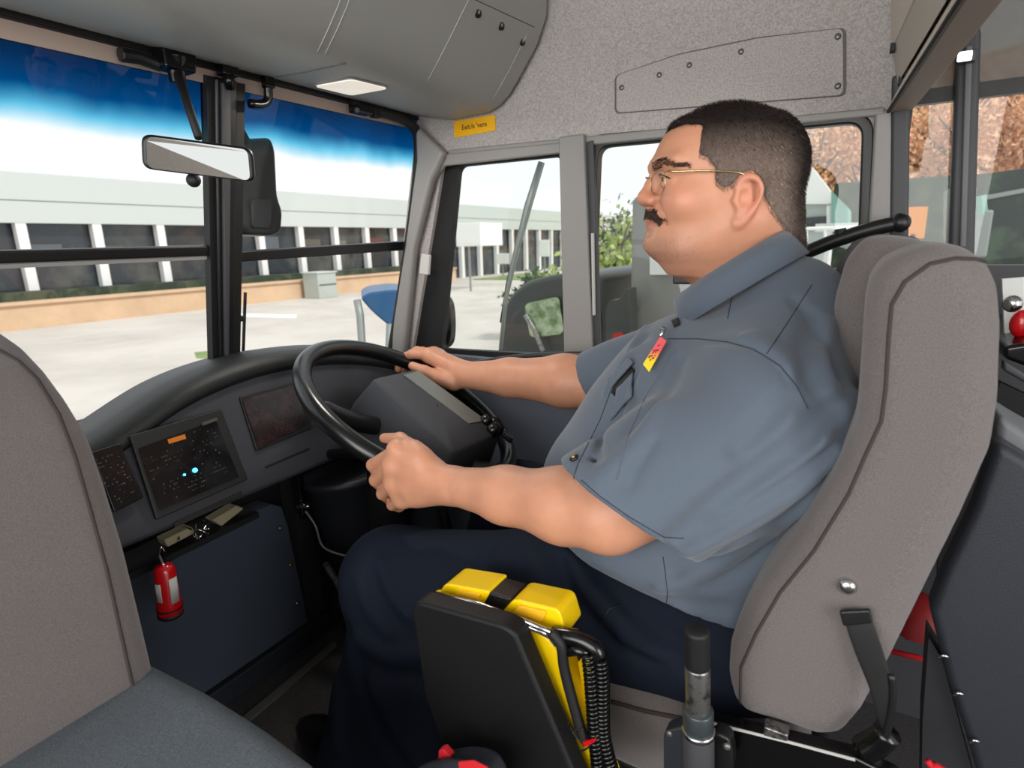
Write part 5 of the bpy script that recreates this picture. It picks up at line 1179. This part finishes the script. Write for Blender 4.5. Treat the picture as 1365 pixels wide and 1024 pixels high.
MB().ball(cast_s(888, 446)+bdn*.01, .004).build('stud', M['gloss'], bd, smooth=True)
# ---- trousers
GT = Grid((-.98, .54, .13), (.10, 1.24, .80), .006)
K1 = PY(528, 776, .68); H1 = np.array([-.10, .775, .632])
GT.chain([H1, (H1+K1)/2+np.array([0, 0, .012]), K1], [.118, .106, .092], .04)
GT.ell(K1+np.array([.0, 0, .0]), (.098, .085, .092), k=.03)
sk0 = K1+np.array([.012, 0, -.05]); an = np.array([-.735, .665, .16])
GT.chain([sk0, (sk0+an)/2, an], [.09, .10, .125], .03)
GT.cap(K1+np.array([.06, 0, -.10]), np.array([-.61, .665, .30]), .09, .11, .04)
K2 = np.array([-.64, 1.07, .60]); H2 = np.array([-.12, 1.03, .645])
GT.chain([H2, K2], [.11, .09], .04); GT.chain([K2, np.array([-.80, 1.04, .2])], [.09, .075], .04)
GT.ell((-.10, .9, .66), (.16, .24, .12), k=.05)
halfspace(GT, (-.7, .66, .165), (0, 0, -1), (-.73, .67, .0), .28); 
T0, TF0 = GT.mesh(); bvT = BVHTree.FromPolygons([Vector(p) for p in T0], [tuple(map(int, q)) for q in TF0])
def tf(pts, A, sg): GT.ridge([q for q in (cast(bvT, x, y) for x, y in pts) if q is not None], A*1.7, sg*.9)
for pts, A, sg in (([(508, 748), (522, 790), (545, 820)], .006, .010), ([(480, 775), (490, 810), (520, 845)], .007, .011), ([(495, 770), (510, 805), (535, 835)], -.005, .010),
    ([(480, 850), (520, 872), (560, 870)], .010, .016), ([(470, 880), (520, 900), (560, 905)], -.008, .014), ([(465, 840), (478, 900), (500, 960), (540, 1020)], -.010, .016), ([(450, 860), (452, 920), (450, 990)], .008, .016),
    ([(500, 920), (530, 980), (560, 1020)], .008, .018), ([(650, 730), (640, 770), (655, 810)], -.005, .012), ([(760, 740), (780, 790), (830, 830)], .008, .012), ([(745, 745), (765, 800), (810, 850)], -.008, .012),
    ([(800, 760), (850, 820), (910, 860)], -.009, .012), ([(790, 790), (830, 850), (900, 890)], .007, .012), ([(820, 860), (870, 880), (950, 905)], -.006, .010), ([(710, 740), (716, 790), (735, 830)], .005, .013)): tf(pts, A, sg)
TP, TF = GT.mesh(); TP = smooth_mesh(TP, TF, 2, .5)
trousers = mk('trousers', TP, TF, M['trouser'], person, smooth=True)
bvT = BVHTree.FromPolygons([Vector(p) for p in TP], [tuple(map(int, q)) for q in TF])
seam(bvT, [(800, 830), (812, 812), (826, 806)], .0012, 'pocket_seam', M['blacks'], trousers)
for c in ((-.80, .665, .185), (-.88, 1.03, .2)):
    q = np.array(c); g_s = MB().ball(q+np.array([-.03, 0, -.0]), (.13, .047, .04), 18, 10); g_s.build('shoe', M['gloss'], person, smooth=True)
# ---- spectacles
gs = thing('eyeglasses', 'thin gold-wire rimless eyeglasses worn by the man', 'eyeglasses', hl(.1, 0, -.01))
for m in (1, -1):
    cL = hl(.0965, m*.033, -.0145); u = (HS*m*.975-HF*.22); u /= np.linalg.norm(u); v = HZ
    lens = [cL+u*(.0235*math.copysign(abs(math.cos(t))**.8, math.cos(t)))+v*(.016*math.copysign(abs(math.sin(t))**.8, math.sin(t))) for t in np.linspace(0, 2*PI, 33)[:-1]]
    MB().prism(lens, HF*.0014).build('lens', M['lensg'], gs)
    MB().tube([p+HF*.0007 for p in lens], .0005, 6, closed=True).build('rim', M['gold'], gs, smooth=True)
    hg = cL+u*.0225+v*.012; MB().tube(crv([hg, hg+u*.006-HF*.002, hl(.080, m*.066, -.004), hl(.04, m*.079, -.006), hl(.005, m*.083, -.010), hl(-.010, m*.080, -.018)], 6), .0013, 8).build('temple_arm', M['gold'], gs, smooth=True)
    MB().tube([hl(.102, m*.011, -.010), hl(.100, m*.010, -.018)], .0016, 6).build('nose_pad', M['lensg'], gs, smooth=True)
MB().tube(crv([hl(.102, .009, -.007), hl(.108, 0, -.004), hl(.102, -.009, -.007)], 5), .001, 6).build('bridge', M['gold'], gs, smooth=True)
# ------------------------------------------------------------------ outside
GZ = -1.06
def gp(x, y, z=GZ): return PZ(x, y, z)
lot = struct(MB().box2((-60, -30, GZ-.1), (60, 140, GZ)).build('ground', M['concrete']))
BX = -24.
bd_ = thing('office_building', 'long low white building with dark windows between white columns across the lot', 'building', (BX, 20, GZ))
MB().box2((BX-10, -10, GZ), (BX-.4, 75, 3.72)).build('wall', M['bglass'], bd_)
MB().box2((BX-10.2, -10, 2.25), (BX, 75, 3.85)).build('fascia', M['fascia'], bd_)
MB().box2((BX-.02, -10, 2.95), (BX+.01, 75, 2.98)).build('fascia_joint', M['soffit'], bd_)
y0 = 8.914-2.27*7
for k in range(36):
    yy = y0+2.27*k; cm = MB().box2((BX-.3, yy-.15, GZ), (BX-.02, yy+.15, 2.27)); cm.build('column', M['column'], bd_)
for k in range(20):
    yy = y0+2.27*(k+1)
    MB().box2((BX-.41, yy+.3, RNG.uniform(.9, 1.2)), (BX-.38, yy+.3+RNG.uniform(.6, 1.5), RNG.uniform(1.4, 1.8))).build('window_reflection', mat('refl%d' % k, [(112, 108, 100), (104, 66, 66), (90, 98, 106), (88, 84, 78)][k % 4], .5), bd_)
pw = thing('planter_wall', 'low sandstone wall running along the foot of the white building', 'wall', (BX+2, 20, GZ))
MB().box2((BX+.9, -10, GZ), (BX+1.4, 31, -.3)).build('wall_body', M['planter'], pw); MB().box2((BX+.8, -10, -.3), (BX+1.5, 31, -.22)).build('coping', M['planter'], pw)
hd2 = setp(MB().box2((BX+.05, -10, GZ), (BX+.75, 31, .05)).build('hedge', M['dkgreen']), 'dark hedge along the glass front behind the sandstone wall', 'hedge')
ut = thing('utility_box', 'pale metal utility cabinet standing before the sandstone wall', 'cabinet', gp(432, 397))
c = gp(432, 397); c[0] = max(c[0], BX+2.6); MB().box2((c[0]-.9, c[1]-.55, GZ), (c[0]+.1, c[1]+.55, GZ+1.15)).build('cabinet_body', M['utility'], ut, bevel=.03); MB().box2((c[0]+.1, c[1]-.5, GZ+.6), (c[0]+.13, c[1]+.5, GZ+.64)).build('door_gap', M['post'], ut); MB().box2((c[0]-.95, c[1]-.6, GZ+1.15), (c[0]+.15, c[1]+.6, GZ+1.2)).build('lid', M['fascia'], ut)
bc = thing('outdoor_chair', 'dark blue plastic chair on grey metal legs standing on the concrete', 'chair', gp(505, 470))
def dd(x, y, t): d = ray(x, y); return EYE+d*t
T_ = 3.4
sh_ = [dd(x, y, T_) for x, y in ((480, 397), (492, 390), (528, 386), (560, 392), (575, 440), (548, 452), (520, 436), (495, 415))]
MB().prism(roundpoly(sh_, .05), (-.25, .25, .02)).build('seat_shell', M['blue'], bc, bevel=.03)
for P_ in ([(476, 400), (480, 420), (484, 480), (486, 520)], [(520, 432), (519, 460), (518, 520)]): MB().tube([dd(x, y, T_) for x, y in P_]+[dd(*P_[-1], T_)*np.array([1, 1, 0])+np.array([0, 0, GZ])], .022, 8).build('leg', M['galv'], bc, smooth=True)
# painted bay line and drain on the lot
struct(MB().prism([gp(322, 418, GZ), gp(322, 422.5, GZ), gp(394, 424, GZ), gp(396, 420, GZ)], (0, 0, .006)).build('trim_15', M['white2']))
struct(MB().prism([gp(259, 470, GZ), gp(262, 478, GZ), gp(300, 478, GZ), gp(296, 466, GZ)], (0, 0, .006)).build('trim_16', M['grass']))
gr = setp(MB().box2((BX+2, 32, GZ), (-4, 58, GZ+.05)).build('lawn', M['grass']), 'strip of mown grass before the building seen through the front side window', 'grass', kind='stuff')
pth = struct(MB().box2((BX+2, 38, GZ+.02), (-4, 42, GZ+.08)).build('trim_17', M['concrete']))
for i, (x0, y0_, x1, y1_, yy, m, lab) in enumerate(((607, 298, 641, 328, 24, 'white2', 'larger white board on a thin post seen through the front side window'), (661, 338, 678, 352, 36, 'white2', 'small square white sign just left of the wiper arm outside'), (719, 320, 732, 342, 36, 'white2', 'narrow white sign board right of the wiper arm before the columns'))):
    a = PY(x0, y0_, yy); b = PY(x1, y1_, yy); t_ = thing(('notice_board', 'yard_sign', 'sign_board')[i], lab, ('board', 'sign', 'sign')[i], b)
    MB().box2((a[0], yy, b[2]), (b[0], yy+(2 if i == 0 else .08), a[2])).build('body', M[m], t_, bevel=.02); MB().box2(((a[0]+b[0])/2-.05, yy+.02, GZ), ((a[0]+b[0])/2+.05, yy+.06, b[2]+.05)).build('support', M['galv'], t_)
def leaves(name, c, r, n, sz, m, parent=None, seed=0, lab=None, cat=None, group=None, flat=1.):
    rg = np.random.default_rng(seed); cl = rg.normal(size=(26, 3)); cl /= np.linalg.norm(cl, axis=1)[:, None]; cl *= rg.uniform(.3, .85, (26, 1))
    k = rg.integers(0, 26, n); p = cl[k]+rg.normal(size=(n, 3))*.2; p = np.array(c)+p*np.array(r); d = rg.normal(size=(n, 3)); d /= np.linalg.norm(d, axis=1)[:, None]; e = np.cross(d, rg.normal(size=(n, 3))); e /= np.linalg.norm(e, axis=1)[:, None]
    s = rg.uniform(.6, 1.3, (n, 1))*sz; V = np.stack([p-d*s, p+e*s*.5, p+d*s, p-e*s*.5], 1).reshape(-1, 3)
    o = mk(name, V, np.arange(n*4).reshape(n, 4), m, parent)
    return setp(o, lab, cat, group)
def tree(px, yb, Yd, h, r, m, seed, name, lab, n=2600, sz=.12, gz=GZ, bare=False):
    b = PY(px, yb, Yd); b[2] = gz; t = thing(name, lab, 'tree' if 'bush' not in name else 'bush', b)
    rg = np.random.default_rng(seed)
    MB().tube(crv([b, b+np.array([.1, 0, h*.3]), b+np.array([-.05, .1, h*.62]), b+np.array([0, 0, h*.9])], 4), list(np.linspace(.035*h, .008*h, 13)), 8).build('trunk', M['bark'], t, smooth=True)
    for k in range(12 if bare else 6):
        z = h*rg.uniform(.25, .8); a = rg.uniform(0, 2*PI); L = r*rg.uniform(.6, 1)
        e = b+np.array([math.cos(a)*L, math.sin(a)*L, z+L*.8]); mdd = b+np.array([math.cos(a)*L*.5, math.sin(a)*L*.5, z+L*.3]); MB().tube(crv([b+np.array([0, 0, z]), mdd, e], 3), list(np.linspace(.012*h, .003*h, 7)), 6).build('branch', M['bark'], t)
    if n: leaves('foliage', b+np.array([0, 0, h*.62]), (r, r, h*.42), n, sz, m, t, seed)
    return t
M['leafd'] = mat('dark_green_leaves', (44, 62, 40), .7, speck=.35, sscale=5)
M['leafl'] = mat('light_green_leaves', (150, 166, 92), .7, speck=.35, sscale=5)
tree(738, 440, 9, 1.75, .55, M['leafl'], 11, 'bush', 'light green bush close outside the front side window beside the wiper', 2200, .07)
tree(705, 440, 12, 1.6, .55, M['leaf'], 12, 'bush', 'mid green bush left of the lighter bush by the front side window', 1600, .07)
tree(815, 400, 8, 2.6, .8, M['leafl'], 13, 'bush', 'yellow-green leafy bush outside the rear side window in front of the man\'s face', 2400, .06)
tree(835, 330, 11, 2.9, .9, M['leafd'], 14, 'bush', 'darker bush behind the yellow-green one outside the rear side window', 1700, .07)
# a parked dark bus front whose pillar and mirror show through the side windows
pb = thing('parked_bus', 'grey parked bus partly seen through the rear side window behind the man\'s face', 'bus', PY(860, 470, 2.6))
V = [PY(x, y, 2.6) for x, y in ((842, 262), (905, 255), (1000, 250), (1000, 520), (838, 520))]
V[3][2] = V[4][2] = GZ+.25
pbm = mat('bus_panel', (128, 128, 124), .5); MB().lathe(PY(900, 500, 2.62)*np.array([1, 1, 0])+np.array([0, 0, GZ+.45]), PY(900, 500, 2.62)*np.array([1, 1, 0])+np.array([0, .3, GZ+.45]), [(0, .45), (1, .45)], 24).build('wheel', M['blacks'], pb)
MB().prism(roundpoly(V, .03), (.0, .5, 0)).build('side_panel', pbm, pb, bevel=.02)
MB().prism([PY(x, y, 2.58) for x, y in ((868, 340), (898, 340), (898, 366), (868, 366))], (0, -.02, 0)).build('white_notice', M['paper'], pb)
MB().prism(roundpoly([PY(x, y, 2.45) for x, y in ((808, 412), (812, 400), (826, 400), (838, 380), (842, 500), (806, 500))], .03), (0, .1, 0)).build('seat_back', M['charc'], pb, bevel=.01)
MB().prism([PY(x, y, 2.4) for x, y in ((817, 446), (828, 444), (828, 454), (817, 456))], (0, .02, 0)).build('red_light', M['red'], pb)
pv = thing('reflected_car', 'dark car body standing in for a vehicle reflection in the front side window', 'car', PY(710, 460, 2.6))  # solid body added in place of a vehicle's reflection in the pane
prf = [PY(x, y, 2.6) for x, y in ((664, 480), (668, 430), (676, 395), (700, 375), (740, 365), (800, 362), (800, 520), (664, 520))]
prf[6][2] = prf[7][2] = GZ+.2; MB().lathe(np.array([prf[7][0]+.4, 2.6, GZ+.33]), np.array([prf[7][0]+.4, 2.85, GZ+.33]), [(0, .33), (1, .33)], 24).build('wheel', M['blacks'], pv)
MB().prism(roundpoly(prf, .06), (0, 1.2, 0)).build('car_body', M['charc'], pv, bevel=.03)
MB().prism(roundpoly([PY(x, y, 2.58) for x, y in ((700, 405), (745, 395), (752, 445), (708, 450))], .03), (0, -.01, 0)).build('car_window', mat('car_window', (176, 190, 160), .15, wear=((90, 120, 70), 14, .4, .6)), pv)
MB().tube([PY(x, y, 2.55) for x, y in ((700, 420), (712, 440), (724, 468))], .012, 8).build('car_pillar', M['steel'], pv)
# houses, board, hillside seen at the right
gbh = thing('white_gable', 'white gabled roof building seen right of the man\'s head', 'building', PY(1085, 320, 30))
MB().prism([PY(x, y, 30) for x, y in ((1000, 272), (1040, 190), (1074, 212), (1108, 256), (1108, 272))], (0, 6, 0)).build('roof', M['white2'], gbh)
MB().box2((PY(1003, 272, 30.3)[0], 30.3, GZ), (PY(1105, 272, 30.3)[0], 35.3, PY(1050, 272, 30.3)[2])).build('wall', M['fascia'], gbh)
MB().prism([PY(x, y, 30.25) for x, y in ((1075, 290), (1104, 288), (1104, 305), (1075, 306))], (0, -.1, 0)).build('shopfront', M['bglass'], gbh)
for x in (1069, 1106): MB().tube([PY(x, 274, 29.6), PY(x, 322, 29.6)]+[PY(x, 322, 29.6)*np.array([1, 1, 0])+np.array([0, 0, GZ])], .12, 8).build('porch_post', M['column'], gbh)
tb = thing('teal_shed', 'pale teal shed beside the white gabled building', 'shed', PY(1120, 300, 26))
MB().prism([PY(x, y, 26) for x, y in ((1108, 254), (1120, 266), (1130, 276), (1130, 303), (1108, 303))], (0, 5, 0)).build('wall', M['teal'], tb); MB().box(PY(1119, 303, 26.1), (.8, .3, .15)).build('plinth', M['fascia'], tb)
hb = setp(MB().box2((PY(1112, 250, 37)[0], 37, GZ), (PY(1600, 250, 37)[0], 40, PY(1300, 232, 37)[2])).build('hedge', M['dkgreen']), 'dark green hedge behind the shed and across the saloon windows', 'hedge')
fg = thing('roadside_fence', 'white rail fence across the road right of the man\'s head', 'fence', PY(1090, 310, 24))
MB().tube([PY(1040, 306, 24), PY(1150, 303, 24)], .06, 6).build('rail', M['white2'], fg)
for x in (1050, 1075, 1100, 1125): MB().tube([PY(x, 305, 24), PY(x, 322, 24)], .05, 6).build('post', M['white2'], fg)
ob = thing('orange_board', 'upright orange board outside the first saloon window', 'board', PY(1217, 300, 20)); MB().box(PY(1217, 297, 20), (.30, .03, .42)).build('board', M['orange'], ob); MB().box2(PY(1217, 312, 20)+np.array([-.06, -.03, 0]), np.array([PY(1217, 312, 20)[0]+.06, 20.03, GZ])).build('stake', M['bark'], ob)
# dark bus alongside: roof band with pale line and mirror, seen through the saloon window
dk = thing('dark_bus', 'dark green bus with a pale roof line outside the saloon window at the right edge', 'bus', PY(1340, 300, 7))
MB().prism([PY(x, y, 7) for x, y in ((1296, 234), (1500, 206), (1500, 420), (1296, 420))], (0, 2.5, 0)).build('bus_body', mat('bus_green', (44, 54, 48), .35, wear=((66, 84, 66), 2.5, .5, .6)), dk)
MB().prism([PY(x, y, 6.97) for x, y in ((1306, 262), (1500, 226), (1500, 231), (1306, 268))], (0, -.03, 0)).build('roof_line', M['galv'], dk)
MB().tube([PY(1303, 262, 6.7), PY(1306, 288, 6.7)], .06).build('mirror_arm', M['teal'], dk); MB().box(PY(1302, 312, 6.7), (.09, .05, .20)).build('mirror_head', M['galv'], dk, bevel=.02)
# hillside
hx = np.linspace(-70, 75, 60); rows = []
for j, (yy, z) in enumerate(((62, -1), (66, 3), (75, 10), (90, 19), (110, 26), (125, 28))):
    rows.append(np.stack([hx, np.full(60, yy)+2*np.sin(hx*.2+j), z*np.clip((hx+22)/25, 0, 1)+1.2*np.sin(hx*.35+j*1.7)*(z > 0)], 1))
hl_o = loft(rows, 'hillside', M['hill'], None); struct(hl_o)
M['leafp'] = mat('pale_autumn_leaves', (226, 178, 140), .85, speck=.25, sscale=.8); M['leafr'] = mat('rust_leaves', (228, 182, 144), .85, speck=.25, sscale=.8)
for i, (px_, yd, h, r) in enumerate(((1078, 44, 11, 2.6), (1112, 50, 13, 2.4), (1146, 46, 11, 2.2), (1222, 52, 13, 2.3), (1256, 46, 11, 2.0), (1318, 50, 13, 2.5), (1358, 46, 11, 2.2))):
    tree(px_, 320, yd, h, r, (M['leafp'], M['leafr'])[i % 2], 30+i, 'autumn_tree', ['pale orange autumn tree directly right of the man\'s head', 'rust-coloured tree second from the man\'s head', 'pale tree at the right edge of the driver\'s rear window', 'rust-coloured tree in the first saloon window', 'pale tree against the dark window post', 'rust-coloured tree right of the dark window post', 'pale autumn tree at the far right edge'][i], 3200, .16, bare=True)
# ------------------------------------------------------------------ light
wd = bpy.data.worlds.new('World'); bpy.context.scene.world = wd; wd.use_nodes = True
nt = wd.node_tree; bg_ = nt.nodes['Background']; bg_.inputs['Color'].default_value = (.93, .97, 1, 1); bg_.inputs['Strength'].default_value = 1.15
def light(name, kind, loc, energy, col=(1, 1, 1), size=1, rot=(0, 0, 0), size_y=None):
    l = bpy.data.lights.new(name, kind); l.energy = energy; l.color = col
    if kind == 'AREA': l.size = size; l.shape = 'RECTANGLE'; l.size_y = size_y or size
    if kind == 'SUN': l.angle = math.radians(2)
    o = bpy.data.objects.new(name, l); C.objects.link(o); o.location = loc; o.rotation_euler = rot; return o
sun = light('sun', 'SUN', (30, 10, 30), 2.3, (1, .95, .87)); sun.rotation_euler = Vector((.75, -.15, .8)).to_track_quat('Z', 'Y').to_euler()
# daylight falling through the open passenger door behind the photographer
door = light('door_daylight', 'AREA', (-.3, -1.15, 1.35), 36, (1, .98, .95), 1.6, size_y=1.2); door.rotation_euler = (Vector(door.location)-Vector((-.2, .9, .9))).to_track_quat('Z', 'Y').to_euler()
sal = light('saloon_fill', 'AREA', (1.7, -.5, 1.3), 26, (1, .98, .95), .9, size_y=1.2); sal.rotation_euler = (Vector(sal.location)-Vector((-1.1, .7, .6))).to_track_quat('Z', 'Y').to_euler()  # unseen fill lamp added to brighten the kick panel and footwell
lampl = light('lamp_light', 'AREA', (0, 0, 0), 2.0, (1, .93, .84), .10, size_y=.06); lampl.location = [float(v) for v in cast(bvh_bin, 467, 114, .012)]
# ------------------------------------------------------------------ camera and view
cam = bpy.data.cameras.new('camera'); co = bpy.data.objects.new('camera', cam); C.objects.link(co)
cam.sensor_width = 36; cam.lens = 36*F/1365; cam.dof.use_dof = True; cam.dof.focus_distance = .98; cam.dof.aperture_fstop = 6.3; cam.clip_start = .02; cam.clip_end = 400
co.matrix_world = Matrix([[Rv[0], Uv[0], -Fv[0], EYE[0]], [Rv[1], Uv[1], -Fv[1], EYE[1]], [Rv[2], Uv[2], -Fv[2], EYE[2]], [0, 0, 0, 1]])
sc = bpy.context.scene; sc.camera = co
sc.view_settings.view_transform = 'Standard'; sc.view_settings.look = 'None'; sc.view_settings.gamma = 1; sc.view_settings.exposure = 0
sc.view_settings.use_curve_mapping = False
sc.cycles.use_denoising = True; sc.cycles.max_bounces = 8; sc.cycles.transparent_max_bounces = 16
